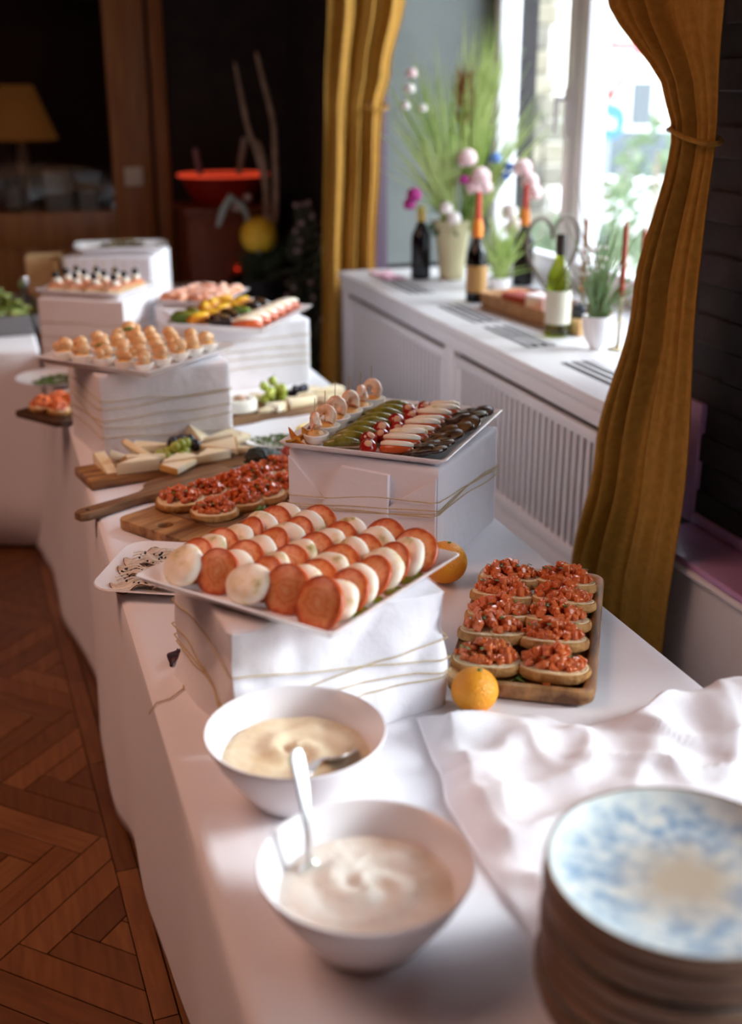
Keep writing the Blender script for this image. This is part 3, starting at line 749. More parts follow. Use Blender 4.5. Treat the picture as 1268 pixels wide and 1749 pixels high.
# tomato-and-mozzarella wedges
def tm_wedge():
    n = 18
    def lp(f, z, k=1): return [(.037*f*math.cos(2*PI*i/n), .0185*f*k*math.sin(2*PI*i/n), z) for i in range(n)]
    o = MB().loft([lp(.85, 0), lp(1, .004), lp(1, .012), lp(.9, .0155)]).build('tomato_mozzarella_bite', TOMW, angle=60); tag(o, '', 'canape')
    MB().loft([lp(.93, .0155), lp(.98, .018), lp(.95, .023), lp(.7, .0265)]).build('mozzarella', MOZZ, o, angle=60)
    return o
PW_ = tm_wedge()
for i in range(9):
    x = -.165+i*.041
    put(PW_, 'tomato wedge topped with mozzarella, %s from the front on the antipasti tray' % ORD[i], at(TB, x, -.058+R.uniform(-.005, .005), .0085), (math.radians(-22), 0, rz_(TB, -74+R.uniform(-10, 10))), R.uniform(.92, 1.08), 'tomato and mozzarella wedges on the antipasti tray')
# grilled aubergine
def aub():
    n = 18
    def lp(f, z): return [(.040*f*math.cos(2*PI*i/n), .024*f*math.sin(2*PI*i/n), z+.004*math.sin(2*PI*i/n*2)) for i in range(n)]
    o = MB().loft([lp(.9, 0), lp(1, .002), lp(1, .006)]).build('aubergine_slice', AUB, angle=60); tag(o, '', 'aubergine')
    MB().loft([lp(.94, .006), lp(.92, .0072), lp(.4, .0076)]).build('grilled_face', AUBF, o, angle=60)
    return o
PA_ = aub()
for i in range(14):
    x = -.168+(i//2)*.053+R.uniform(-.006, .006); y = -.112-.026*(i % 2)+.008
    put(PA_, 'grilled aubergine slice, %s of the %s column, antipasti tray' % (ORD[i//2], ('inner', 'outer')[i % 2]), at(TB, x, y, .012+.004*(i % 2)), (math.radians(R.uniform(-24, 18)), math.radians(R.uniform(-18, -4)), rz_(TB, -75+R.uniform(-25, 25))), R.uniform(.85, 1.08), 'grilled aubergine slices on the antipasti tray')

# ---- ball eggs on the middle tray
R.seed(12)
k = 0
for i in range(5):
    for j in range(5):
        x = -.132+j*.066+R.uniform(-.006, .006); y = -.128+i*.064+R.uniform(-.006, .006)
        put(PBALL, 'egg half topped with brown balls, %s in the %s row from the front' % (ORD[j], ORD[i]), at(TC, x, y, .0068), (0, 0, R.uniform(0, 6.2)), R.uniform(1.02, 1.2), 'egg halves on the middle tray')
leafy('parsley_sprig', 'parsley sprig at the back of the middle egg tray', 'herb', at(TC, .05, .10, .05), 9, .03, 5)
leafy('parsley_sprig', 'parsley sprig at the left of the middle egg tray', 'herb', at(TC, -.10, .06, .04), 8, .03, 6)

# ---- foreground bowls
def bowl(label, cx, cy, dipm, dlabel, seed, rx):
    t = thing('dip_bowl', label, 'bowl', (cx, cy, .7515))
    P = [(.052, 0), (.060, .001), (.064, .004), (.085, .035), (.105, .065), (.1175, .092), (.1195, .097), (.1185, .0985), (.1155, .0975), (.102, .068), (.082, .038), (.058, .010), (0, .008)]
    MB().lathe(P, 64).build('bowl_body', MEL, t, angle=60)
    mb = MB(); n = 48; loops = []; r = random.Random(seed)
    K = 14
    def h(x, y):
        rr2 = math.hypot(x, y); a = math.atan2(y, x)
        return .064+.007*noise.noise(Vector((x*22+seed, y*22, 1)))+.005*math.sin(rr2*150+a*2+seed)*max(0, 1-rr2/.09)+.004*(1-rr2/.095)
    for k in range(1, K+1):
        q = .0985*k/K
        loops.append([(q*math.cos(2*PI*i/n), q*math.sin(2*PI*i/n), (h(q*math.cos(2*PI*i/n), q*math.sin(2*PI*i/n)) if k < K else .060)) for i in range(n)])
    mb.loft(list(reversed(loops)), None, False, True)
    mb.build('dip', dipm, t, label=dlabel, angle=80)
    return t
DIP1 = mat('spiced_cream_dip', '#e6d6b6', .5, '#cfae7c', 18, bump=.3, bscale=60, lo=.5, hi=.8)
DIP2 = mat('white_cream_dip', '#f1ebe0', .5, '#e4d6c0', 16, bump=.6, bscale=45, lo=.5, hi=.8)
bowl('white bowl of beige dip behind the front bowl', .322, 1.312, DIP1, 'beige spiced dip', 4, 0)
bowl('white bowl of white dip nearest the camera', .325, 1.017, DIP2, 'thick white dip', 9, 1)
def spoon(label, tip, end, roll=0):
    """serving spoon from the middle of its bowl (tip) to the handle end"""
    t = thing('serving_spoon', label, 'spoon', tip)
    d_ = Vector(end)-Vector(tip); L_ = d_.length
    t.rotation_euler = (d_.to_track_quat('X', 'Z') @ Euler((roll, 0, 0)).to_quaternion()).to_euler()
    def sp(u, v):
        a = u*2*PI; q = v
        return (.033*q*math.cos(a), .021*q*math.sin(a), -.009*(1-q*q))
    MB().grid(sp, 24, 6).build('spoon_bowl', STEEL, t, solid=.0012)
    loops = []
    for i in range(11):
        f = i/10; x = .028+(L_-.028)*f; wdt = .0055+.0065*max(0, f-.3)**1.2*1.4+(.002 if f < .1 else 0)
        if i == 10: wdt *= .6
        z = .006*math.sin(PI*min(1, f*1.1))
        loops.append([(x, wdt, z-.0009), (x, wdt*.9, z+.0009), (x, -wdt*.9, z+.0009), (x, -wdt, z-.0009)])
    MB().loft(loops).build('handle', STEEL, t, bevel=.0004, seg=1)
    return t
spoon('steel spoon with its handle rising from the nearest bowl', (.274, 1.058, .795), (.277, 1.128, .934), .4)
spoon('steel spoon lying in the beige dip of the rear bowl', (.372, 1.278, .824), (.300, 1.188, .860), .3)

# ---- plate stack
GLZ = mat('blue_reactive_glaze', '#8ba4bc', .25, '#dcdfd8', 62, coat=.4, lo=.38, hi=.66, detail=8)
def glaze():
    t = GLZ.node_tree; n = t.nodes; L = t.links.new; b = n['Principled BSDF']
    ramp = [x for x in n if x.type == 'VALTORGB'][0]; q = ramp.color_ramp.elements.new(.5); q.color = (*lin('#b9c8d0'), 1)
    tc = n.new('ShaderNodeTexCoord'); ln = n.new('ShaderNodeVectorMath'); ln.operation = 'LENGTH'; L(tc.outputs['Object'], ln.inputs[0])
    no = n.new('ShaderNodeTexNoise'); no.inputs['Scale'].default_value = 38; L(tc.outputs['Object'], no.inputs['Vector'])
    ma = n.new('ShaderNodeMath'); ma.operation = 'MULTIPLY_ADD'; L(no.outputs['Fac'], ma.inputs[0]); ma.inputs[1].default_value = .045; L(ln.outputs['Value'], ma.inputs[2])
    r = n.new('ShaderNodeValToRGB'); mr = n.new('ShaderNodeMapRange'); L(ma.outputs[0], mr.inputs[0]); mr.inputs[1].default_value = .02; mr.inputs[2].default_value = .16; L(mr.outputs[0], r.inputs[0])
    e = r.color_ramp.elements; e[0].position = .2; e[0].color = (1, 1, 1, 1); e[1].position = .6; e[1].color = (0, 0, 0, 1)
    mx = n.new('ShaderNodeMix'); mx.data_type = 'RGBA'; L(r.outputs[0], mx.inputs['Factor']); L(ramp.outputs[0], mx.inputs['A']); mx.inputs['B'].default_value = (*lin('#b8a995'), 1)
    r2 = n.new('ShaderNodeValToRGB'); L(mr.outputs[0], r2.inputs[0]); e = r2.color_ramp.elements; e[0].position = .8; e[0].color = (0, 0, 0, 1); e[1].position = .98; e[1].color = (1, 1, 1, 1)
    m2 = n.new('ShaderNodeMix'); m2.data_type = 'RGBA'; L(r2.outputs[0], m2.inputs['Factor']); L(mx.outputs['Result'], m2.inputs['A']); m2.inputs['B'].default_value = (*lin('#d5dcd8'), 1)
    L(m2.outputs['Result'], b.inputs['Base Color'])
glaze()
STONE = mat('brown_stoneware', '#5f4230', .6, '#7d5a3e', 12, bump=.1, bscale=120, stretch=(1, 1, 8))
def plate_proto():
    t = thing('dinner_plate', '', 'plate')
    MB().lathe([(.075, 0), (.08, .001), (.088, .003), (.118, .008), (.1305, .0115), (.1345, .0150), (.1355, .026), (.1345, .0305), (.1325, .0312), (.131, .0300)], 72, None, False).build('stoneware_body', STONE, t, angle=60)
    MB().lathe([(.1318, .0304), (.129, .0282), (.117, .0200), (.1, .0140), (.08, .0105), (.04, .0095), (0, .0095)], 72, None, False).build('glazed_top', GLZ, t, angle=60)
    return t
PPL = plate_proto()
R.seed(2)
NP = 8
for i in range(NP):
    lab = 'blue and beige glazed plate on top of the stack' if i == NP-1 else ('brown-edged plate, %s from the top of the stack' % ORD[NP-1-i])
    put(PPL, lab, (.585+(0 if i == NP-1 else R.uniform(-.004, .003)), .815+R.uniform(-.003, .003), .7575+i*.0205), (0, 0, R.uniform(0, 6)), 1, 'stacked dinner plates')

# ================================================================== LEFT SIDE OF THE BUFFET
BL = (.465, 2.44, .7525, 33)
t = thing('cutting_board', 'wooden board with handle hole under the left tomato bruschetta', 'board', BL[:3], math.radians(BL[3]))
def holed_board(sx, sy, hx, hr, th, r):
    """board with a round hole near the -X end and a recessed field"""
    bm = bmesh.new(); n = 32
    o0 = rr(sx, sy, r, 5); out = []
    for i, p in enumerate(o0):
        q = o0[(i+1) % len(o0)]; k = max(1, int(math.dist(p, q)/.012)); out += [tuple(p[c]+(q[c]-p[c])*j/k for c in range(3)) for j in range(k)]
    m = len(out)
    hole = [(hx+hr*math.cos(2*PI*i/m), hr*1.15*math.sin(2*PI*i/m)) for i in range(m)]
    def nearest_shift():
        a0 = math.atan2(out[0][1], out[0][0]-hx); return a0
    ring = []
    for p in out:
        a = math.atan2(p[1], p[0]-hx); ring.append((hx+hr*math.cos(a), hr*math.sin(a)))
    vo0 = [bm.verts.new((x, y, 0)) for x, y, z in out]; vo1 = [bm.verts.new((x, y, th)) for x, y, z in out]
    vh0 = [bm.verts.new((x, y, 0)) for x, y in ring]; vh1 = [bm.verts.new((x, y, th)) for x, y in ring]
    for i in range(m):
        j = (i+1) % m
        bm.faces.new((vo0[i], vo0[j], vo1[j], vo1[i])); bm.faces.new((vh0[j], vh0[i], vh1[i], vh1[j]))
        bm.faces.new((vo1[i], vo1[j], vh1[j], vh1[i])); bm.faces.new((vo0[j], vo0[i], vh0[i], vh0[j]))
    me = bpy.data.meshes.new('board_body'); bm.to_mesh(me); bm.free(); return me
def add_mesh(me, name, m, parent, bev=.002):
    me.materials.append(m); o = bpy.data.objects.new(name, me); C.objects.link(o); o.parent = parent
    if bev:
        md = o.modifiers.new('bevel', 'BEVEL'); md.width = bev; md.segments = 2; md.limit_method = 'ANGLE'
    return o
add_mesh(holed_board(.47, .225, -.195, .017, .022, .022), 'board_body', WOODL, t)
mb = MB(); rrl(mb, .37, .205, .02, [(0, .0215), (.0005, .0245), (.004, .0245), (.007, .0228), (.02, .0225)], M=Matrix.Translation((.04, 0, 0))); mb.build('raised_rim', WOODB, t, angle=50)
R.seed(21)
for c in range(2):
    for i in range(5):
        x = -.095+i*.072+R.uniform(-.006, .006); y = (-.052 if c == 0 else .050)+R.uniform(-.005, .005)
        M = Matrix.Rotation(rz_(BL, -38+R.uniform(-14, 14)), 4, 'Z') @ Matrix.Rotation(math.radians(R.uniform(2, 9)), 4, 'X')
        put(PC[(i+c*2) % 3], 'tomato bruschetta, %s from the handle hole in the %s row, left board' % (ORD[i], ('front', 'back')[c]), at(BL, x, y, .0265), M.to_euler(), R.uniform(1.02, 1.12), 'tomato bruschetta on the left board')
leafy('arugula_leaf', 'green leaf scrap at the front of the left bruschetta board', 'herb', at(BL, -.03, -.095, .0245), 5, .03, 8)

# handled board and the plain board carrying the cheese
BH = (.445, 2.655, .7525, 30)
t = thing('cutting_board', 'brown board with a long handle poking out past the table edge', 'board', BH[:3], math.radians(BH[3]))
bd = rr(.32, .13, .03, 5); pts = []
hb = [(-.16, -.03), (-.185, -.018), (-.22, -.0165), (-.345, -.021), (-.362, -.012), (-.362, .012), (-.345, .021), (-.22, .0165), (-.185, .018), (-.16, .03)]
right = [(.13, .065), (-.12, .065), (-.145, .05)]; poly = [(-.145, -.05), (-.12, -.065), (.05, -.065), (.075, -.05), (.08, -.03), (.08, .03), (.075, .05), (.05, .065), (-.12, .065), (-.145, .05)]+list(reversed(hb))
MB().prism(poly, 0, .019).build('board_body', WOODB, t, bevel=.003)
MB().lathe([(.0045, .0), (.0045, .0006)], 14, Matrix.Translation((-.335, 0, .0189))).build('hanging_hole', mat('hole_dark', '#17110c', .8), t)
BC = (.385, 2.785, .7525, 12.5)
t = thing('cutting_board', 'plain wooden cheese board in front of the middle box', 'board', BC[:3], math.radians(BC[3]))
MB().box((0, 0, .0115), (.45, .133, .023)).build('board_body', WOODL, t, bevel=.004)
def wedge(L_, w_, h, rindm):
    o = MB().loft([[(-L_/2, 0, 0), (L_/2, -w_/2, 0), (L_/2, w_/2, 0)], [(-L_/2, 0, h), (L_/2, -w_/2, h), (L_/2, w_/2, h)]]).build('cheese_wedge', CHEESE, bevel=.0018, jit=.0008); tag(o, '', 'cheese')
    MB().box((L_/2+.0008, 0, h/2), (.003, w_, h*1.02)).build('rind', rindm, o, bevel=.001)
    return o
W1, W2, W3 = wedge(.075, .04, .022, RIND), wedge(.065, .05, .016, RIND), wedge(.07, .045, .012, mat('yellow_rind', '#cfa258', .6))
ch = [('upright pale cheese wedge at the left end of the cheese board', W1, -.175, .015, 90, (PI/2, 0), 0), ('white-rinded cheese wedge standing beside the upright wedge', W2, -.125, .02, 30, (0, .5), .006),
 ('long cheese wedge at the front left of the cheese board', W1, -.11, -.05, 10, (0, 0), 0), ('thin cheese slice over the front left wedge', W3, -.07, -.02, 160, (.2, 0), .012), ('cheese wedge with white rind in front of the grapes', W2, -.01, -.055, 20, (0, 0), 0),
 ('flat cheese piece at the front middle of the cheese board', W3, .0, -.085, 200, (0, 0), 0), ('pale wedge leaning behind the front cheeses', W3, -.07, .04, 100, (.9, 0), .012), ('creamy wedge behind the grapes at the back', W1, -.02, .055, 150, (0, 0), 0),
 ('crumbly white cheese at the back right of the grapes', W2, .095, .065, 70, (.6, 0), .012), ('large white-rinded wedge right of the grapes', W2, .075, -.055, 25, (0, 0), .0), ('cheese slice leaning on the right wedge', W3, .115, -.02, 340, (.3, 0), .014),
 ('brown-edged cheese wedge at the back right end of the board', W1, .15, .05, 15, (0, 0), 0), ('small cheese piece at the right end of the board', W3, .19, .03, 60, (.3, 0), .008), ('cheese piece near the right front corner of the board', W3, .165, -.03, 140, (0, 0), 0)]
for lb, pr, x, y, a, rt, dz in ch:
    put(pr, lb, at(BC, x, y, .0245+dz), (rt[0], rt[1], rz_(BC, a)), 1.35, 'cheeses on the left board')
def grape(m, nm):
    o = MB().ell((0, 0, .012), (.0115, .0115, .0128), 14, 10).build(nm, m); tag(o, '', 'grape')
    MB().tube([(0, 0, .024), (.001, .001, .029)], .0008, 5).build('stalk', mat('pale_stem', '#8d8a4a', .6), o); return o
PG, PB_ = grape(GRG, 'green_grape'), grape(GRB, 'black_grape')
gp = [(0, -.01, 0), (.024, -.014, 0), (.046, -.012, .0), (.01, .012, 0), (.034, .010, 0), (.058, .008, 0), (.012, -.003, .02), (.035, -.006, .02), (.048, .004, .02), (-.02, .0, 0)]
for i, (x, y, dz) in enumerate(gp): put(PG, 'green grape in the bunch on the left cheese board', at(BC, x-.01, y-.0, .0245+dz), (R.uniform(-.6, .6), R.uniform(-.6, .6), 0), 1.2, 'green grapes on the left cheese board')
for i, (x, y, dz) in enumerate([(.022, .022, .02), (.044, .026, .022), (.066, .018, .02), (.072, -.004, .012), (.055, .034, 0)]): put(PB_, 'black grape in the bunch on the left cheese board', at(BC, x-.01, y, .0245+dz), (R.uniform(-.6, .6), .2, 0), 1.25, 'black grapes on the left cheese board')
# avocado, fig and apple
o = MB().lathe([(0, -.052), (.014, -.049), (.027, -.036), (.031, -.016), (.029, .008), (.021, .034), (.011, .048), (0, .052)], 24, Matrix.Rotation(PI/2, 4, 'Y')).build('avocado', mat('avocado_skin', '#232a22', .4, '#323b2c', 40, bump=.8, bscale=110)); o.location = (.585, 2.625, .7835+.022); o.rotation_euler = (0, .12, math.radians(12)); tag(o, 'dark green bumpy avocado right of the cheeses', 'avocado')
MB().ell((-.052, 0, 0), (.003, .004, .004), 8, 6).build('stem_button', PICK, o)
o = MB().lathe([(0, -.02), (.013, -.017), (.019, -.004), (.016, .010), (.007, .022), (.004, .03), (0, .031)], 18, Matrix.Rotation(1.9, 4, 'Y')).build('fig', mat('fig_skin', '#4c3048', .5, '#6a4a62', 25)); o.location = (.653, 2.545, .788); tag(o, 'small purple fig beside the avocado and wrapped box', 'fig')
MB().tube([(.026, 0, -.01), (.034, 0, -.014)], [.003, .002], 6).build('stem', PICK, o)
o = MB().lathe([(0, .006), (.012, .001), (.027, .006), (.037, .028), (.034, .05), (.022, .066), (.008, .068), (0, .062)], 24).build('apple', mat('apple_skin', '#b34a33', .3, '#8f2f22', 22)); o.location = (.665, 2.665, .7515); tag(o, 'red apple tucked behind the wrapped antipasti box', 'apple')
MB().tube([(0, 0, .062), (.004, .002, .076)], .0013, 6).build('stem', mat('twig', '#4a3726', .8), o)

# rounded square plate with cold cuts and peppercorns
PLT = (.288, 2.098, .7515, 64)
t = thing('square_plate', 'rounded square white plate hanging over the left table edge', 'plate', PLT[:3], math.radians(PLT[3]))
mb = MB(); rrl(mb, .255, .27, .05, [(.05, 0), (.045, .002), (.012, .014), (0, .020), (.002, .0225), (.012, .019), (.032, .010), (.045, .0075), (.06, .007)]); mb.build('plate_body', PORC, t, angle=60)
def cold_cut(seed):
    def fn(u, v):
        a = u*2*PI; q = v*(.040+.004*math.sin(3*a+seed)); x, y = 1.25*q*math.cos(a), q*math.sin(a)
        return (x, y, .006+.005*math.sin(x*120+seed)*v+.004*math.cos(y*150)*v)
    t_ = thing('cold_cut_slice', '', 'meat')
    MB().grid(fn, 26, 5).build('meat', mat('roast_veal', '#c8b3a0', .35, '#e4d6c6', 30), t_, solid=.0022)
    MB().tube([fn(i/40, 1.0) for i in range(40)], .0013, 5, True).build('dark_rim', mat('roast_rim', '#5b3626', .5), t_)
    mb_ = MB(); r = random.Random(seed)
    for i in range(14):
        x, y = r.uniform(-.034, .034), r.uniform(-.026, .026); mb_.ell((x, y, .0105+.004*r.random()), .0024, 6, 4)
    mb_.build('peppercorns', mat('peppercorn', '#1d1614', .5), t_, kind='stuff')
    mb_ = MB()
    for i in range(5):
        y0 = -.026+i*.013; mb_.tube([(-.04+j*.01, y0+.004*math.sin(j*1.7+i), .0125+.003*math.sin(j+i)) for j in range(9)], .0016, 5)
    mb_.build('sauce_drizzle', mat('pale_sauce', '#ece4d8', .2), t_, kind='stuff')
    return t_
PCC = [cold_cut(1), cold_cut(2)]
for i, (x, y) in enumerate(((-.058, .055), (-.015, .06), (.03, .058), (-.055, .0), (-.01, .005), (.035, .01))):
    put(PCC[i % 2], 'thin meat slice with peppercorns, %s in the %s row, square plate' % (ORD[i % 3], ('left', 'right')[i//3]), at(PLT, x, y, .0085+.004*(i % 3)), (0, .14, rz_(PLT, R.uniform(60, 120))), 1, 'meat slices on the square plate')

# petal and loose twine by the nearest box
o = MB().grid(lambda u, v: ((v-.5)*.05, (u-.5)*.024*math.sin(PI*min(max(v, .06), .94)), .006+.010*(u-.5)**2*30*.03+.006*math.sin(v*5)), 8, 12).build('dried_petal', mat('dark_red_petal', '#45161f', .5, '#2b1420', 40), solid=.0012); o.location = (.229, 1.752, .752); o.rotation_euler = (0, -.25, 1.15); tag(o, 'dark red dried petal at the left foot of the nearest box', 'petal')
pts = [(.238, 1.735, .756), (.236, 1.69, .7535), (.224, 1.645, .7535), (.20, 1.62, .7535), (.178, 1.615, .7525), (.165, 1.61, .738)]
tag(MB().tube(pts, .0011, 5).build('loose_twine', TWINE), 'loose twine end curling over the table edge by the nearest box', 'twine')

# green salad plate and dark bruschetta board half hidden behind the middle box
def round_plate(name, label, loc, r, sy=1.0, rz=0):
    t_ = thing(name, label, 'plate', loc, rz)
    MB().lathe([(r*.5, 0), (r*.6, .001), (r*.72, .006), (r, .018), (r+.001, .0195), (r-.004, .0195), (r*.72, .0085), (r*.6, .005), (0, .0045)], 48, Matrix.Diagonal((1, sy, 1, 1))).build('plate_body', PORC, t_, angle=60); return t_
def heap(name, label, cat, loc, rx, ry, h, m, n, s, seed, group=None):
    """loose greens: uncountable shreds"""
    r = random.Random(seed); mb_ = MB()
    for i in range(n):
        a = r.uniform(0, 6.283); q = r.random()**.5; x, y = rx*q*math.cos(a), ry*q*math.sin(a); z = h*(1-q*q)*r.uniform(.4, 1)+.002
        b = r.uniform(0, 6.283); L_ = s*r.uniform(.6, 1.4)
        mb_.blade((x, y, z), (x+L_*math.cos(b), y+L_*math.sin(b), z+r.uniform(-.003, .006)), s*.35, (0, 0, -.002), 2)
    o_ = mb_.build(name, m, solid=.0006); o_.location = loc; tag(o_, label, cat, group, 'stuff'); return o_
round_plate('salad_plate', 'white plate of chopped greens at the left of the middle box', (.175, 3.815, .7515), .125)
heap('chopped_greens', 'chopped green salad on the plate left of the middle box', 'salad', (.19, 3.80, .757), .075, .075, .014, HERB, 150, .018, 1)
t = thing('serving_board', 'dark board with bruschetta half hidden behind the middle box', 'board', (.185, 3.40, .7525), math.radians(35))
mb = MB(); rrl(mb, .24, .20, .015, [(.003, 0), (0, .004), (0, .014), (.003, .018)]); mb.build('board_body', WOODD, t)
for i, (x, y) in enumerate(((-.06, .05), (-.055, -.02), (.01, .055), (.015, -.01), (.06, .03))):
    M_ = frame(.185, 3.40, .771, 35)
    put(PC[i % 3], 'tomato crostini on the dark board behind the middle box, %s from the left' % ORD[i], M_ @ Vector((x, y, 0)), (.1, 0, 1.2+i*.3), .95, 'crostini on the dark board')

# second cheese board, behind the oval plate
B2 = (.79, 3.255, .7525, 14)
t = thing('serving_board', 'thin brown cheese board in front of the wide box', 'board', B2[:3], math.radians(B2[3]))
MB().box((0, 0, .010), (.43, .185, .020)).build('board_body', WOODB, t, bevel=.004)
def camembert():
    o_ = thing('stuffed_camembert', 'round white cheese with a fig in its hollow top, left end of far board', 'cheese')
    MB().lathe([(0, 0), (.044, .001), (.05, .006), (.05, .032), (.046, .038), (.03, .038), (.026, .030), (0, .028)], 24).build('cheese_body', RIND, o_, jit=.001)
    MB().ell((0, 0, .036), (.02, .018, .01), 12, 8).build('fig_filling', mat('fig_inside', '#b98a76', .4, '#7a7a35', 50), o_); return o_
o = camembert(); o.location = at(B2, -.155, -.02, .0205)
c2 = [('cheese block left of the far grapes', W2, -.075, .05, 40), ('small yellow cheese in front of the far grapes', W3, -.085, -.07, 10), ('white wedge in front of the far grapes', W2, -.035, -.055, 195), ('pale cheese in front of the black grapes', W1, .03, -.06, 170), ('cheese wedge right of the black grapes', W1, .075, -.045, 130),
  ('yellow cheese wedge at the back right of the far board', W3, .11, .05, 20), ('long cheese wedge at the right end of the far board', W1, .15, .0, 10), ('cheese piece at the front right of the far board', W3, .14, -.06, 150)]
for lb, pr, x, y, a in c2: put(pr, lb, at(B2, x, y, .0205), (0, 0, rz_(B2, a)), 1.15, 'cheeses on the far board')
R.seed(31)
for i in range(16):
    a = R.uniform(0, 6.28); q = R.random()**.5*.04
    put(PG, 'green grape in the bunch on the far cheese board', at(B2, -.03+q*math.cos(a)*1.2, .025+q*math.sin(a)*.8, .0205+(.022 if i > 8 else 0)+(.02 if i > 13 else 0)), (R.uniform(-.5, .5), R.uniform(-.5, .5), 0), 1.15, 'green grapes on the far cheese board')
for i in range(8):
    a = i*.8; q = .018 if i else 0
    put(PB_, 'black grape in the bunch on the far cheese board', at(B2, .055+q*math.cos(a), .02+q*math.sin(a), .0205+(.02 if i > 4 else 0)), (0, .3, a), 1.1, 'black grapes on the far cheese board')
t = round_plate('oval_plate', 'oval white plate with herbs and lemon beside the antipasti box', (.735, 2.955, .7515), .158, .84, math.radians(35))
heap('chopped_herbs', 'chopped herbs sprinkled on the oval white plate', 'herbs', (.70, 2.925, .757), .085, .055, .008, HERB, 150, .014, 3)
o = MB().loft([[(-.03, 0, 0), (.03, 0, 0), (.022, .018, .012), (-.022, .018, .012)], [(-.026, -.006, .022), (.026, -.006, .022), (.018, .004, .028), (-.018, .004, .028)]]).build('lemon_wedge', mat('lemon_flesh', '#ecd06a', .35, '#f3e09a', 30), bevel=.004); o.location = (.775, 2.97, .758); o.rotation_euler = (0, 0, .6); tag(o, 'lemon wedge at the back of the oval white plate', 'lemon')
MB().box((0, -.004, .011), (.058, .004, .02)).build('peel', mat('lemon_peel', '#e5bd35', .4), o, bevel=.002)

# ---- wide box trays: salmon rolls, mixed antipasti
def roll(m1, m2, nm, sc=1):
    o_ = MB().ell((0, 0, .013), (.030*sc, .015*sc, .013*sc), 14, 8).build(nm, m1, jit=.003); tag(o_, '', 'canape')
    MB().ell((0, 0, .022), (.022*sc, .010*sc, .007*sc), 12, 6).build('topping', m2, o_, jit=.002); return o_
PS = roll(SALMON, mat('salmon_pale', '#f0c0ae', .35), 'salmon_roll', 1.1)
R.seed(41)
for i in range(5):
    for j in range(4):
        put(PS, 'pink salmon roll, %s in the %s row, far left tray of the wide box' % (ORD[i], ORD[j]), at(TD2, -.115+i*.058+R.uniform(-.006, .006), -.075+j*.05, .0065), (0, 0, R.uniform(0, 3)), R.uniform(1, 1.25), 'salmon rolls on the wide box')
PV = [roll(APRI, mat('yellow_pepper', '#e0b030', .3), 'yellow_pepper_strip'), roll(GREEN, PICKLE, 'green_vegetable'), roll(AUB, AUBF, 'grilled_vegetable')]
nmv = ('yellow pepper strip', 'green vegetable piece', 'dark grilled vegetable')
for i in range(5):
    for j, y in enumerate((.12, .06, -.0)):
        k = (0, 0, 1)[j] if i > 1 else (1, 0, 2)[j]
        if i > 2 and j == 2: k = 2
        put(PV[k], nmv[k]+', %s from the front in the %s row, wide box tray' % (ORD[i], ORD[j]), at(TD, -.165+i*.080, y+R.uniform(-.006, .006), .0066), (0, 0, R.uniform(0, 3)), R.uniform(1.3, 1.6), 'vegetables on the wide box tray')
for i in range(6):
    put(PW_, 'tomato wedge topped with mozzarella, %s along the right rim of wide box tray' % ORD[i], at(TD, -.17+i*.067, -.095, .009), (math.radians(-28), 0, rz_(TD, -62+i*5)), 1.3, 'tomato wedges on the wide box tray')
for i, (x, y) in enumerate(((-.17, -.03), (.09, .03))):
    o = MB().ell((0, 0, .013), .013, 12, 8).build('black_olive', BLACKOL); o.location = at(TD, x, y, .0066); tag(o, ('black olive at the front of the wide box tray', 'black olive in the middle of the wide box tray')[i], 'olive')
    MB().lathe([(.003, .0245), (.002, .0262), (0, .0262)], 8).build('pit_hole', mat('olive_hole', '#33231c', .5), o)

# ---- canapes with olives
def canape():
    t_ = thing('canape', '', 'canape')
    MB().box((0, 0, .006), (.042, .042, .012)).build('bread_base', CRUMB, t_, bevel=.004)
    MB().box((0, 0, .016), (.036, .034, .008)).build('salmon_layer', SALMON, t_, bevel=.003, jit=.002)
    MB().ell((.002, .0, .026), (.012, .010, .008), 10, 6).build('cream_dot', RIND, t_)
    MB().ell((0, 0, .040), .0085, 10, 8).build('olive', BLACKOL, t_)
    MB().tube([(0, 0, .012), (.001, 0, .068)], .0008, 5).build('pick', PICK, t_)
    return t_
PCN = canape()
for i in range(4):
    for j in range(3):
        put(PCN, 'salmon canape with black olive, %s in the %s row, far left tray' % (ORD[i], ORD[j]), at(TE, -.11+i*.073+R.uniform(-.004, .004), -.072+j*.072, .0066), (0, 0, R.uniform(-.3, .3)), 1.4, 'olive canapes')
heap('mixed_salad', 'mixed salad on the rounded plate of the farthest box', 'salad', (.54, 5.01, 1.012), .12, .07, .035, mat('mixed_greens', '#4b4a24', .5, '#8a6f4a', 50), 190, .03, 6)

# ---- salver of salad at far left with a spoon, and a kraft box
t = thing('salad_pan', 'brushed steel pan of green salad at the far left edge', 'tray', (-.03, 4.86, .7515), math.radians(4))
mb = MB(); rrl(mb, .42, .52, .05, [(.02, 0), (.012, .003), (0, .072), (-.008, .080), (-.006, .0815), (.004, .0795), (.016, .01), (.03, .008)]); mb.build('pan_body', mat('brushed_steel', '#8d8a8a', .35, metal=.9), t, angle=60)
heap('green_salad', 'green leaf salad heaped in the steel pan', 'salad', (-.03, 4.84, .80), .165, .20, .105, mat('salad_leaves', '#5f7a2e', .45, '#a9ad5c', 40), 330, .05, 9)
spoon('steel serving spoon with a bright bowl, upright in the salad pan', (.135, 4.86, .915), (.12, 4.94, .795))
o = MB().box((0, 0, .11), (.14, .16, .22)).build('kraft_box', mat('kraft_card', '#c79f6c', .8, '#d4b080', 30), bevel=.004); o.location = (.235, 5.22, .7515); o.rotation_euler = (0, 0, math.radians(-8)); tag(o, 'tan cardboard box left of the farthest white box', 'box')
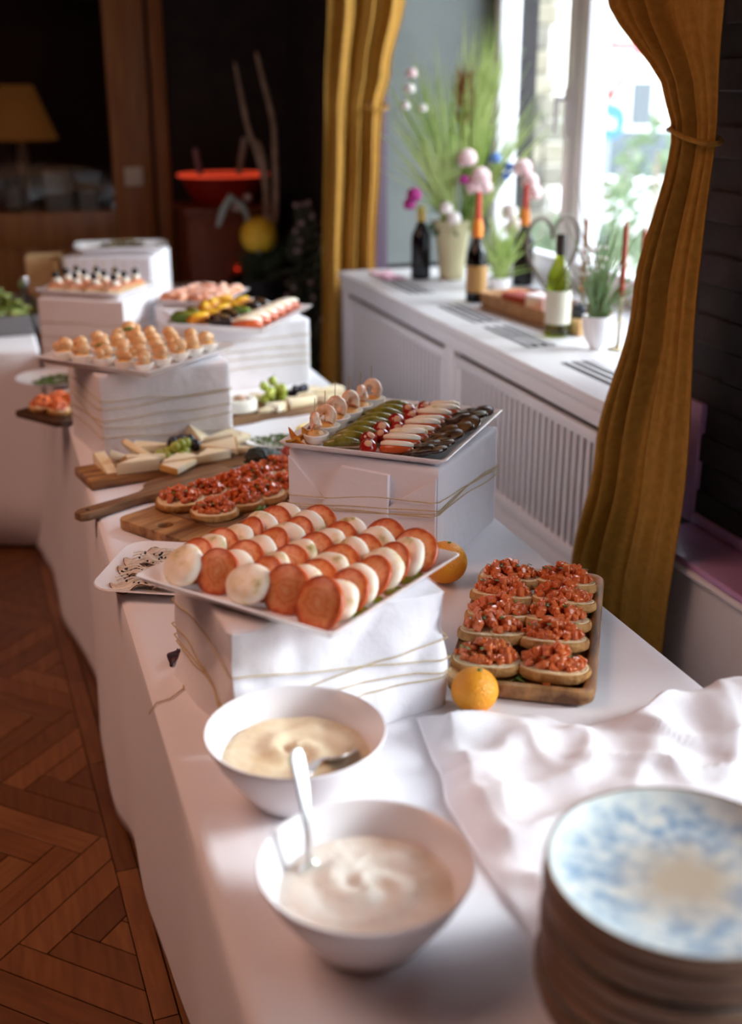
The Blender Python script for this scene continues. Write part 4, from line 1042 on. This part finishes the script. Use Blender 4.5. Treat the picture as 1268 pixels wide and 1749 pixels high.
MB().box((0, -.0405, .2205), (.138, .078, .002)).build('flap', mat('kraft_card', '#c79f6c'), o); MB().box((0, .0405, .2205), (.138, .078, .002)).build('flap', mat('kraft_card', '#c79f6c'), o)

# ================================================================== ON THE WINDOW SILL
def bottle(name, label, x, y, m, capm, h=.31, r=.038, labelm=None, wax=None, candle=None, z=.901):
    t_ = thing(name, label, 'bottle', (x, y, z))
    MB().lathe([(.0, .004), (r*.8, .0), (r, .004), (r, h*.55), (r*.92, h*.62), (r*.5, h*.74), (r*.38, h*.8), (r*.36, h*.96), (r*.4, h*.965), (r*.4, h), (r*.28, h)], 28, None, True).build('glass_body', m, t_, angle=60)
    if labelm: MB().lathe([(r+.0006, h*.13), (r+.0009, h*.131), (r+.0009, h*.46), (r+.0006, h*.461)], 28, None, False).build('paper_label', labelm, t_)
    if capm: MB().lathe([(r*.42, h*.8), (r*.43, h*.985), (r*.41, h*1.004), (0, h*1.005)], 20).build('capsule', capm, t_)
    if candle:
        mb_ = MB().lathe([(r*.48, h*.80), (r*.52, h*.9), (r*.40, h*1.02), (0, h*1.03)], 14); mb_.build('melted_wax', wax, t_, jit=.002)
        MB().lathe([(r*.30, h), (r*.24, h+candle), (0, h+candle+.004)], 12).build('candle', wax if wax is None else mat('red_candle', '#c83a24', .4), t_)
    return t_
DARKG = glass('dark_bottle_glass', '#15201a', .05); BROWNG = glass('brown_bottle_glass', '#3a2a12', .05); GRNG = glass('green_bottle_glass', '#dbe67e', .04); BLUEG = glass('blue_bottle_glass', '#24344a', .05)
OWAX = mat('orange_wax', '#ef8a2c', .45)
bottle('soda_bottle', 'small dark blue bottle with yellow cap by the far curtain', 1.70, 4.57, BLUEG, mat('yellow_cap', '#d8b85c', .4), .29, .040)
bottle('wine_bottle', 'dark bottle dripping orange wax with a red candle on top', 1.70, 3.985, DARKG, None, .29, .037, mat('gold_label', '#b58a4e', .5), OWAX, .10)
bottle('wine_bottle', 'brown bottle with orange wax and red candle behind the basket', 2.03, 4.29, BROWNG, None, .29, .040, None, OWAX, .10)
bottle('wine_bottle', 'bright green wine bottle with cream label at the sill front', 1.70, 3.325, GRNG, mat('dark_capsule', '#3b332c', .4), .315, .039, mat('cream_label', '#dcd8c4', .6))
# vase with the big flower arrangement
def flower(mb, c, r, n=26, seed=0):
    rd = random.Random(seed)
    for i in range(n):
        a = i*2.4; e = math.acos(1-1.6*(i+.5)/n); d_ = Vector((math.sin(e)*math.cos(a), math.sin(e)*math.sin(a), math.cos(e)))
        p = Vector(c)+d_*r*.72; M = Matrix.Translation(p) @ d_.to_track_quat('Z', 'X').to_matrix().to_4x4()
        mb.ell((0, 0, 0), (r*.42, r*.36, r*.16), 7, 4, M)
    return mb
v_ = thing('flower_vase', 'cream vase with tall grass and pink flowers on the sill', 'vase', (1.82, 4.53, .901))
MB().lathe([(0, .002), (.045, 0), (.05, .004), (.058, .10), (.072, .20), (.082, .235), (.079, .236), (.066, .19), (.05, .05), (0, .03)], 32).build('vase_body', mat('cream_ceramic', '#ccc39a', .4), v_)
def fan(name, par, base, tips, n, wd, seed, m=GRASSM):
    r = random.Random(seed); mb_ = MB()
    for i in range(n):
        t_ = r.choice(tips); a = Vector(base)+Vector((r.uniform(-.02, .02), r.uniform(-.02, .02), 0)); b = Vector(t_)+Vector((r.gauss(0, .045), r.gauss(0, .05), r.gauss(0, .07)))
        dd = (b-a); mb_.blade(a, b-Vector((dd.x*.25, dd.y*.25, -.02)), wd, (dd.x*.35, dd.y*.35, -.04), 7)
    return mb_.build(name, m, par, solid=.0008, kind='stuff')
fan('grass_blades', v_, (-.02, -.03, .2), [(-.24, -.06, .70), (-.19, -.06, .78), (-.15, -.05, .85), (-.09, -.05, .80), (-.04, -.06, .80), (-.22, -.05, .56)], 120, .0075, 3)
fan('grass_blades', v_, (.05, -.02, .22), [(.075, -.04, .92), (.147, -.03, .93), (.11, -.04, .86), (.06, -.03, .80)], 110, .0075, 4)
fan('grass_blades', v_, (.06, -.05, .2), [(.29, -.07, .69), (.32, -.08, .66)], 34, .006, 5)
mb = MB(); r = random.Random(5)
for i in range(120):
    a = r.uniform(0, 6.28); z0 = r.uniform(.52, .74); q = .035*math.sin(PI*(z0-.48)/.34)
    mb.blade((.02, -.04, z0), (.02+q*1.6*math.cos(a), -.04+q*1.6*math.sin(a), z0+.08), .008, (0, 0, .01), 3)
mb.tube([(.02, .0, .2), (.02, -.04, .74)], .003, 6); mb.build('pampas_plume', mat('dry_plume', '#9c6a3c', .8, '#7a4a26', 40), v_, kind='stuff')
PINK = mat('pink_petals', '#e6bcc0', .6, '#f3dcdc', 40); WHT = mat('white_petals', '#eee6e2', .6); MAG = mat('magenta_petals', '#a5267c', .6); BLU = mat('blue_petals', '#5c82c0', .6)
def bloom(par, base, c, r, m, name, seed):
    o_ = flower(MB(), c, r, 26, seed).build(name, m, par)
    MB().tube([base, ((base[0]+c[0])/2, (base[1]+c[1])/2, (base[2]+c[2])/2+.02), (c[0], c[1], c[2]-r*.5)], .0028, 5).build('stem', GREEN, o_)
b0 = (.03, -.02, .21)
for i, (c, rr_, m, nm) in enumerate((((.015, -.10, .48), .044, PINK, 'pink_flower'), ((.067, -.12, .41), .044, PINK, 'pink_flower'), ((.05, -.10, .375), .042, PINK, 'pink_flower'), ((.09, -.11, .37), .035, PINK, 'pink_flower'),
   ((-.213, -.08, .79), .024, PINK, 'pink_flower'), ((-.22, -.08, .735), .024, WHT, 'white_flower'), ((-.235, -.08, .675), .02, WHT, 'white_flower'), ((-.165, -.08, .666), .02, WHT, 'white_flower'),
   ((-.20, -.09, .345), .034, MAG, 'magenta_flower'), ((-.215, -.08, .31), .028, MAG, 'magenta_flower'), ((.0, -.11, .40), .022, MAG, 'magenta_flower'), ((.14, -.09, .478), .026, BLU, 'blue_flower'), ((.20, -.09, .444), .022, BLU, 'blue_flower'), ((.185, -.10, .41), .02, BLU, 'blue_flower'), ((-.03, -.09, .25), .032, WHT, 'white_flower'), ((-.06, -.08, .29), .03, WHT, 'white_flower'))):
    bloom(v_, b0, c, rr_, m, nm, i)
mb = MB(); r = random.Random(9)
for i in range(60):
    a = r.uniform(0, 6.28); q = r.uniform(.04, .12); mb.blade((0, 0, .22), (q*math.cos(a), q*math.sin(a), .22+r.uniform(-.03, .05)), .03, (0, 0, -.02), 3)
mb.build('vase_leaves', mat('deep_leaf', '#3c5a34', .5), v_, solid=.0008, kind='stuff')
# small vase of pale hydrangeas beside the mullion
v2 = thing('flower_jar', 'white jar of pale pink blooms in front of the window mullion', 'vase', (2.03, 4.42, .901))
MB().lathe([(0, .002), (.035, 0), (.04, .01), (.042, .09), (.036, .11), (.034, .108), (.036, .02), (0, .015)], 24).build('jar_body', PORC, v2)
for i, (c, rr_, m) in enumerate((((.04, .0, .44), .042, PINK), ((.06, -.03, .39), .038, PINK), ((.085, -.02, .345), .038, PINK), ((-.01, 0, .27), .04, WHT), ((.0, -.03, .21), .045, WHT), ((.03, .02, .2), .04, WHT))):
    bloom(v2, (0, 0, .1), c, rr_, m, ('pink_flower', 'white_flower')[m is WHT], 30+i)
gp_ = thing('grass_pot', 'low white pot of short green grass beside the cream vase', 'plant', (1.90, 4.22, .901))
MB().lathe([(0, .001), (.036, 0), (.04, .004), (.047, .045), (.044, .046), (.037, .01), (0, .008)], 24).build('pot', PORC, gp_)
fan('grass_blades', gp_, (0, 0, .03), [(0, 0, .24), (.05, 0, .22), (-.04, 0, .22), (0, -.04, .2)], 90, .008, 12)
# heart shaped ornament
t = thing('heart_ornament', 'dark heart-shaped wicker loop ornament behind the green bottle', 'ornament', (1.975, 3.93, .901))
hp = []
for i in range(60):
    a = 2*PI*i/60; hx = 16*math.sin(a)**3; hz = 13*math.cos(a)-5*math.cos(2*a)-2*math.cos(3*a)-math.cos(4*a); hp.append((.0, -hx*.0082, .175+hz*.0105))
M_ = Matrix.Rotation(math.radians(-72), 4, 'Z')
MB().tube(hp, .008, 8, True, M_).build('heart_loop', mat('grey_wicker', '#5c5348', .8, bump=.5, bscale=200), t)
MB().lathe([(.05, 0), (.05, .01), (.03, .014), (0, .014)], 20).build('foot', WOODB, t)
# wooden tray with packets
TT = (1.80, 3.63, .901, 96)
t = thing('wicker_tray', 'long tan wooden tray with small packets on the sill', 'tray', TT[:3], math.radians(TT[3]))
mb = MB(); rrl(mb, .55, .22, .04, [(.01, 0), (.004, .003), (0, .052), (.003, .055), (.008, .052), (.012, .01), (.03, .008)]); mb.build('tray_body', mat('tan_wicker', '#b98d5e', .7, '#9c7147', 30, bump=.4, bscale=140), t, angle=60)
for i, (lb, x, y, s, m) in enumerate((('white and pink packet in the tan sill tray', -.02, .02, (.10, .07, .07), mat('pink_packet', '#e3b5b0', .5, '#f0eeee', 14)), ('red packet at the far end of the tan sill tray', .13, .0, (.13, .10, .05), mat('red_packet', '#8e2a20', .5)), ('orange packet in the far corner of the tan sill tray', .215, -.02, (.05, .09, .045), mat('orange_packet', '#d88442', .5)))):
    o = MB().box((0, 0, s[2]/2), s).build('packet', m, bevel=.008); o.location = at(TT, x, y, .0088); o.rotation_euler = (0, 0, rz_(TT, 5+i*9)); tag(o, lb, 'packet')
    MB().box((s[0]/2-.004, 0, s[2]+.0012), (.006, s[1]*.9, .003)).build('seal', m, o)
o = MB().box((0, 0, .025), (.065, .075, .05)).build('small_box', mat('kraft_card', '#c79f6c'), bevel=.003); o.location = (1.780, 3.335, .901); o.rotation_euler = (0, 0, .3); tag(o, 'small tan box beside the green wine bottle', 'box')
MB().box((0, 0, .0265), (.066, .024, .051)).build('band', mat('pale_band', '#b79a6d', .6), o, bevel=.001)
o = MB().lathe([(0, 0), (.02, 0), (.023, .006), (.023, .03), (.018, .034), (.018, .044), (0, .045)], 18).build('small_jar', mat('black_jar', '#22222a', .2)); o.location = (1.780, 3.335, .9525); tag(o, 'tiny black jar standing on the small tan box', 'jar')
MB().lathe([(.0188, .035), (.0192, .036), (.0192, .045), (0, .046)], 16).build('lid', mat('black_jar_lid', '#33333c', .35), o)
# white pot with grass, taper candles
g2 = thing('grass_pot', 'white footed pot of tall grass beside the near curtain', 'plant', (1.722, 3.11, .901))
MB().lathe([(0, .001), (.016, 0), (.018, .004), (.034, .03), (.043, .065), (.045, .10), (.042, .1005), (.038, .06), (0, .05)], 24).build('pot', PORC, g2)
fan('grass_blades', g2, (0, 0, .085), [(0, .02, .30), (.03, 0, .28), (-.03, .03, .30), (.07, -.04, .27), (.0, .04, .24)], 80, .0065, 21, mat('blue_green_grass', '#6d8a55', .5, '#93a878', 8))
mb = MB(); r = random.Random(3)
for i in range(40): 
    a = Vector((r.gauss(-.02, .02), r.gauss(.02, .02), r.uniform(.22, .3))); mb.ell(a, .006, 6, 4)
mb.build('white_blossoms', WHT, g2, kind='stuff')
def taper(label, x, y, hs, hc):
    t_ = thing('candlestick', label, 'candle', (x, y, .901))
    MB().lathe([(0, .0), (.032, 0), (.033, .003), (.010, .010), (.006, .02), (.005, hs*.5), (.008, hs*.55), (.005, hs*.6), (.006, hs-.02), (.013, hs-.012), (.014, hs), (.009, hs), (0, hs-.01)], 20).build('holder', mat('brass_holder', '#b9a98a', .25, metal=.8), t_)
    c_ = MB().lathe([(.0095, hs-.009), (.0075, hs+hc-.02), (.003, hs+hc), (0, hs+hc+.001)], 14).build('taper', mat('rust_candle', '#a5482f', .4), t_)
    MB().tube([(0, 0, hs+hc-.002), (.001, 0, hs+hc+.008)], .0008, 5).build('wick', mat('wick', '#2b2520', .8), c_)
taper('tall rust red taper candle in a holder nearest the near curtain', 1.779, 3.077, .162, .214)
taper('rust red taper candle right of the green wine bottle', 1.855, 3.46, .13, .22)
taper('rust red taper candle half hidden behind the near curtain', 1.916, 3.20, .20, .14)
t = thing('dried_pod', 'dried poppy pod on a stem between the taper candles', 'flower', (1.850, 3.335, .901))
MB().lathe([(0, .0), (.02, 0), (.024, .01), (.018, .06), (.014, .07), (0, .06)], 16).build('bud_vase', PANE, t)
MB().tube([(0, 0, .01), (0, .005, .19)], .002, 6).build('stem', mat('dry_stem', '#8d8350', .7), t)
MB().lathe([(0, .185), (.006, .19), (.009, .205), (.012, .225), (.013, .238), (0, .24)], 12).build('pod', mat('dry_pod', '#83814e', .7), t)
o = MB().grid(lambda u, v: (-.02+u*.09, -.11+v*.22, .004+.004*math.sin(u*9)*math.sin(v*7)), 8, 12).build('pink_napkin', mat('pink_napkin', '#cfa0b0', .8), solid=.004); o.location = (1.56, 4.66, .902); tag(o, 'folded pink napkin at the far corner of the sill', 'napkin')

# ================================================================== DARK CORNER AT THE BACK
DK = mat('dark_cherry_wood', '#6b3320', .45, '#7d4129', 6, stretch=(9, 9, 1))
t = thing('side_cabinet', 'dark wooden cabinet against the back wall under the red bowl', 'cabinet', (1.17, 6.03, 0))
MB().bb(-.21, .21, -.19, .19, .04, 1.06).build('body', DK, t, bevel=.004)
MB().bb(-.235, .235, -.215, .205, 1.06, 1.09).build('top_board', DK, t, bevel=.006)
MB().bb(-.18, .18, -.21, -.19, .10, 1.02).build('door', DK, t, bevel=.006)
for sx in (-1, 1): MB().bb(sx*.19-.02, sx*.19+.02, -.18, .18, 0, .04).build('foot', DK, t)
MB().ell((.02, -.222, .80), (.012, .01, .012), 12, 8).build('standby_light', mat('red_standby', '#ff3a1e', .4, emit=1.2), t)
t = thing('red_basket', 'red bowl with a glowing rim holding sticks on the dark cabinet', 'bowl', (1.17, 5.98, 1.091))
MB().lathe([(0, .004), (.13, 0), (.14, .006), (.2, .135), (.203, .14), (.197, .14), (.135, .012), (0, .01)], 40, Matrix.Diagonal((1.1, .8, 1, 1))).build('bowl_body', mat('red_glaze', '#8a2016', .25), t)
MB().tube([(1.1*.203*math.cos(a*PI/24), .8*.203*math.sin(a*PI/24), .145) for a in range(48)], .008, 8, True).build('light_rim', mat('glow_rim', '#ff5232', .4, emit=.42), t)
MB().tube([(-.1, 0, .05), (-.135, 0, .27)], [.018, .014], 8).build('stick', mat('mauve_stick', '#8c6a70', .5), t)
MB().tube([(.06, 0, .05), (.115, 0, .32)], [.016, .015], 8).build('stick', mat('pale_stick', '#9a8a80', .5), t)
for i, (x, y) in enumerate(((-.06, -.05), (.02, -.06), (.07, .02), (-.02, .05))): MB().ell((x, y, .09), (.045, .04, .045), 12, 8).build('bauble', mat('bauble_%d' % i, ('#a08a80', '#8a4038', '#b09a8a', '#7a3a34')[i], .3), t)
# floor arrangement with curly branches
t = thing('branch_arrangement', 'tall arrangement of curly branches and a yellow flower by the back wall', 'plant', (1.26, 5.62, 0))
MB().lathe([(0, .002), (.10, 0), (.11, .01), (.13, .5), (.15, .78), (.145, .78), (.12, .5), (0, .4)], 24).build('floor_vase', mat('black_vase', '#15161a', .4), t)
TW = mat('pale_twig', '#86705f', .8, '#a38d7c', 20)
for s_, pts in ((1, [(0, 0, .75), (.06, .0, 1.0), (.045, .02, 1.22), (.006, .0, 1.357), (-.03, .02, 1.45), (-.05, .0, 1.54), (-.09, .01, 1.78)]), (2, [(.03, 0, .75), (.10, .0, 1.1), (.091, .02, 1.356), (.095, .0, 1.46), (.074, .01, 1.565), (.04, .0, 1.68), (.013, .01, 1.812)]), (3, [(.03, .04, .75), (.05, .02, 1.1), (.04, .0, 1.35), (.0, .02, 1.42)])):
    MB().tube(pts, [.019, .018, .017, .016, .015, .013, .010][:len(pts)], 6).build('branch', TW, t, sub=1)
flower(MB(), (-.03, -.13, .99), .10, 70, 2).build('yellow_flower', mat('yellow_petals', '#e6c13a', .6, '#d9ab2a', 20), t)
for i, (x, y, z, rr_) in enumerate(((-.12, -.10, 1.12, .03), (-.07, -.1, 1.16, .025), (.02, -.1, 1.06, .028))): flower(MB(), (x, y, z), rr_, 20, i).build('pale_flower', mat('dusty_flower', '#a8908a', .7), t)
MB().tube([(-.02, -.1, .9), (-.10, -.14, 1.13), (-.16, -.14, 1.17), (-.20, -.15, 1.11), (-.225, -.15, 1.04)], [.010, .014, .018, .018, .010], 8).build('grey_leaf_stalk', mat('grey_leaf', '#8a8f88', .6), t)
mb = MB(); r = random.Random(4)
for i in range(140):
    a = r.uniform(0, 6.28); q = r.uniform(.05, .15); mb.blade((0, -.04, .78), (q*math.cos(a), -.04+q*math.sin(a)*.7, .80+r.uniform(-.06, .22)), .045, (0, 0, -.04), 3)
mb.build('dark_leaves', mat('dark_leaf', '#2f3b26', .6), t, solid=.001, kind='stuff')
t = thing('flowering_shrub', 'dark leafy bush with tiny pale blossoms beside the far curtain', 'plant', (1.46, 5.50, 0))
MB().lathe([(0, .002), (.13, 0), (.15, .26), (.145, .27), (.12, .2), (0, .2)], 24).build('pot', mat('black_vase', '#15161a'), t)
mb = MB(); mb2 = MB()
for i in range(420):
    a = r.uniform(0, 6.28); z = r.uniform(.25, 1.12); q = r.uniform(.02, .13)*math.sin(PI*min(1, (z-.15)/1.0))**.6
    x, y = q*math.cos(a), q*math.sin(a)*.8; mb.blade((x*.6, y*.6, z-.03), (x*1.15, y*1.15, z+.03), .034, (0, 0, -.02), 3)
    if i % 6 == 0 and z > .4: mb2.ell((x*1.2, y*1.2, z+.02), .012, 6, 4)
mb.tube([(0, 0, .2), (.01, 0, .7), (0, .01, 1.0)], .012, 6); mb.build('foliage', mat('bush_leaf', '#343a2e', .6, '#434a38', 10), t, solid=.001, kind='stuff')
mb2.build('blossoms', mat('bush_blossom', '#b59ca0', .7), t, kind='stuff')
# behind the glass: lamp and table in the dim adjoining room
t = thing('table_lamp', 'lamp with orange lit shade behind the glass door', 'lamp', (.27, 7.42, .9585))
MB().lathe([(0, 0), (.09, 0), (.09, .015), (.03, .03), (.022, .2), (.035, .28), (.018, .44), (0, .44)], 24).build('base', mat('lamp_ceramic', '#8a8078', .3), t)
MB().lathe([(.21, .40), (.09, .70)], 40, None, False).build('lamp_shade', mat('lit_shade', '#a8672c', .8, emit=.09), t, solid=.002)
MB().ell((0, 0, .52), (.035, .035, .045), 12, 8).build('bulb', mat('warm_bulb', '#ffb060', .4, emit=2.0), t)
t = thing('dining_table', 'high dark table in the dim room behind the glass door', 'table', (.2, 7.4, 0))
MB().box((0, 0, .94), (1.4, .7, .035)).build('tabletop', DK, t, bevel=.004)
for sx in (-1, 1):
    for sy in (-1, 1): MB().box((sx*.64, sy*.3, .461), (.05, .05, .922)).build('leg', DK, t)
LB = mat('pale_blue_linen', '#b4c4d6', .7)
for lb, x, y, s in (('folded pale blue cloth on the dim table behind the glass', .44, 7.2, (.15, .16, .24)), ('small pale blue parcel beside the folded cloth behind the glass', .605, 7.2, (.10, .14, .12))):
    o = MB().box((0, 0, s[2]/2), s).build('folded_cloth', LB, bevel=.02, seg=3); o.location = (x, y, .9585); tag(o, lb, 'cloth')
    for q in (.3, .62): MB().box((0, -.002, s[2]*q), (s[0]*1.01, s[1]*1.01, .004)).build('fold', LB, o, bevel=.0015)
bottle('glass_bottle', 'pale bottle beside the lamp behind the glass door', .19, 7.14, glass('clear_glass', '#c8d0d4'), None, .34, .04, mat('grey_label', '#9a9a98', .6), z=.9585)
# housing added for the warm fill light on the ceiling (out of frame)
t = thing('ceiling_fill_housing', 'flat square housing added above the unseen warm fill light', 'lamp', (-1.2, 2.2, 2.9))
MB().box((0, 0, .05), (1.7, 1.7, .1)).build('housing', WHITEP, t, bevel=.01)

# ================================================================== OUTSIDE THE WINDOW
struct(MB().bb(2.6, 40, -15, 45, -.35, -.3).build('street', mat('street_paving', '#b9b6ae', .8, '#a5a29b', 3), smooth=False))
st = struct(MB().bb(4.0, 5.2, 10.6, 11.6, -.3, 5.2).build('wall_outside', mat('mortar', '#9a958a', .9), smooth=False))
STN = [mat('stone_%d' % i, a, .85, b, 5, bump=.4, bscale=12) for i, (a, b) in enumerate((('#6e695f', '#857e70'), ('#5c5850', '#736d62'), ('#827a68', '#958d7c')))]
sm = []
for m in STN:
    o = MB().box((0, 0, 0), (.35, .08, .19)).build('stone', m, bevel=.02, seg=1); sm.append(o.data); bpy.data.objects.remove(o)
R.seed(77)
for j in range(26):
    x = 4.0-(.2 if j % 2 else 0)
    while x < 5.15:
        wd = R.uniform(.28, .5)
        o = bpy.data.objects.new('stone', R.choice(sm)); C.objects.link(o); o.parent = st; o.location = (x+wd/2, 10.59+R.uniform(-.02, .01), -.18+j*.205); o.scale = ((wd-.02)/.35, 1, 1)
        x += wd
# yield sign and round blue sign
t = thing('road_sign', 'yield sign above a blue arrow sign outside the window', 'sign', (6.62, 12.0, -.3))
fr_ = Matrix.Rotation(math.radians(-28), 4, 'Z')
MB().tube([(0, 0, 0), (0, 0, 2.9)], .03, 12).build('pole', mat('galvanised', '#9aa0a2', .4, metal=.8), t)
def tri(s, y, z): return [(0, y, z-s*.62), (s*.54, y, z+s*.32), (-s*.54, y, z+s*.32)]
MB().loft([tri(.66, -.055, 2.18), tri(.66, -.035, 2.18)], fr_).build('yield_border', mat('sign_red', '#c8283a', .4), t, bevel=.006)
MB().loft([tri(.45, -.0575, 2.18), tri(.45, -.055, 2.18)], fr_).build('yield_field', mat('sign_white', '#f0f0ee', .4), t)
MB().lathe([(.19, .0), (.19, .014), (0, .014)], 32, fr_ @ Matrix.Translation((0, -.04, 1.6)) @ Matrix.Rotation(PI/2, 4, 'X')).build('arrow_disc', mat('sign_blue', '#4f86c6', .4), t)
MB().prism([(-.028, .10), (-.028, -.02), (-.075, -.02), (0, -.11), (.075, -.02), (.028, -.02), (.028, .10)], .014, .017, fr_ @ Matrix.Translation((0, -.04, 1.6)) @ Matrix.Rotation(-.8, 4, 'Y') @ Matrix.Rotation(PI/2, 4, 'X')).build('arrow', mat('sign_white', '#f0f0ee'), t)
# parked car
t = thing('car', 'white parked car on the street outside the window', 'car', (8.3, 14.6, -.3), math.radians(62))
def sect(x, w0, zb, zt, wt): return [(x, -w0, zb), (x, w0, zb), (x, w0*1.02, (zb+zt)*.5), (x, wt, zt), (x, -wt, zt), (x, -w0*1.02, (zb+zt)*.5)]
MB().loft([sect(*q) for q in ((-2.0, .72, .4, .75, .66), (-1.9, .82, .25, .92, .74), (-1.2, .86, .22, .98, .8), (1.0, .86, .22, .96, .8), (1.8, .82, .25, .82, .72), (2.0, .7, .38, .65, .62))]).build('body', mat('car_white', '#eceeef', .2, coat=.8), t, bevel=.04)
MB().loft([sect(*q) for q in ((-1.75, .74, .92, .95, .72), (-1.1, .74, .92, 1.42, .56), (.3, .74, .92, 1.44, .56), (1.0, .74, .92, .95, .72))]).build('cabin', mat('car_glass', '#39424a', .08), t, bevel=.03)
MB().box((-.4, 0, 1.45), (1.3, 1.08, .04)).build('roof', mat('car_white', '#eceeef'), t, bevel=.02)
for x in (-1.25, 1.25):
    for y in (-.8, .8):
        wl = MB().lathe([(.0, -.1), (.3, -.1), (.32, -.07), (.32, .07), (.3, .1), (0, .1)], 24, Matrix.Translation((x, y, .32)) @ Matrix.Rotation(PI/2, 4, 'X')).build('wheel', mat('tyre', '#26272a', .8), t)
        MB().lathe([(0, -.11), (.19, -.105), (.19, .105), (0, .11)], 20, Matrix.Translation((x, y, .32)) @ Matrix.Rotation(PI/2, 4, 'X')).build('hubcap', mat('hubcap', '#b9bcbf', .3, metal=.7), wl)
for y in (-.55, .55): MB().ell((1.9, y, .62), (.1, .16, .07), 10, 6).build('headlight', mat('headlamp', '#f2f4f4', .1), t)
def shrub(label, loc, rx, h, n, seed):
    r_ = random.Random(seed); t_ = thing('shrub', label, 'shrub', loc, 0, 'shrubs across the street')
    MB().tube([(0, 0, 0), (.02, .01, h*.5), (0, 0, h*.8)], [.05, .035, .015], 8).build('trunk', TW, t_)
    mb_ = MB()
    for i in range(n):
        d_ = Vector((r_.gauss(0, 1), r_.gauss(0, 1), r_.gauss(0, 1))).normalized()*r_.uniform(.5, 1); p = Vector((d_.x*rx, d_.y*rx, h*.55+d_.z*h*.42))
        mb_.blade(p, p+Vector((d_.x*.12, d_.y*.12, r_.uniform(-.05, .1))), .09, (0, 0, -.03), 2)
    mb_.build('foliage', mat('shrub_leaf', '#5f7054', .7, '#7d8f6c', 3), t_, kind='stuff')
shrub('large grey green shrub outside behind the near curtain edge', (5.45, 9.0, -.3),   .38, 1.80, 330, 1)
shrub('low shrub outside near the road sign', (5.05, 9.7, -.3), .35, .95, 260, 2)
shrub('tall tree-like shrub outside at the top of the window', (12.5, 17.5, -.3), 1.6, 6.0, 1500, 3)
t = thing('house', 'pale house across the street outside the window', 'house', (12, 24, -.3), math.radians(28))
MB().box((0, 0, 2.6), (11, 4, 5.2)).build('wall', mat('pale_render', '#cfcabd', .8, '#c2bdb0', 2), t)
MB().loft([[(-5.8, -2.4, 5.2), (5.8, -2.4, 5.2), (5.8, 2.4, 5.2), (-5.8, 2.4, 5.2)], [(-5.6, -.1, 7.2), (5.6, -.1, 7.2), (5.6, .1, 7.2), (-5.6, .1, 7.2)]]).build('roof', mat('slate_roof', '#6d6a6c', .8), t, smooth=False)
for i in range(5):
    for z in (1.5, 3.9):
        f_ = MB().box((-4.4+i*2.2, -2.02, z), (1.0, .08, 1.3)).build('window', WHITEP, t, bevel=.01); MB().box((-4.4+i*2.2, -2.066, z), (.84, .012, 1.14)).build('pane', mat('car_glass', '#39424a'), f_)
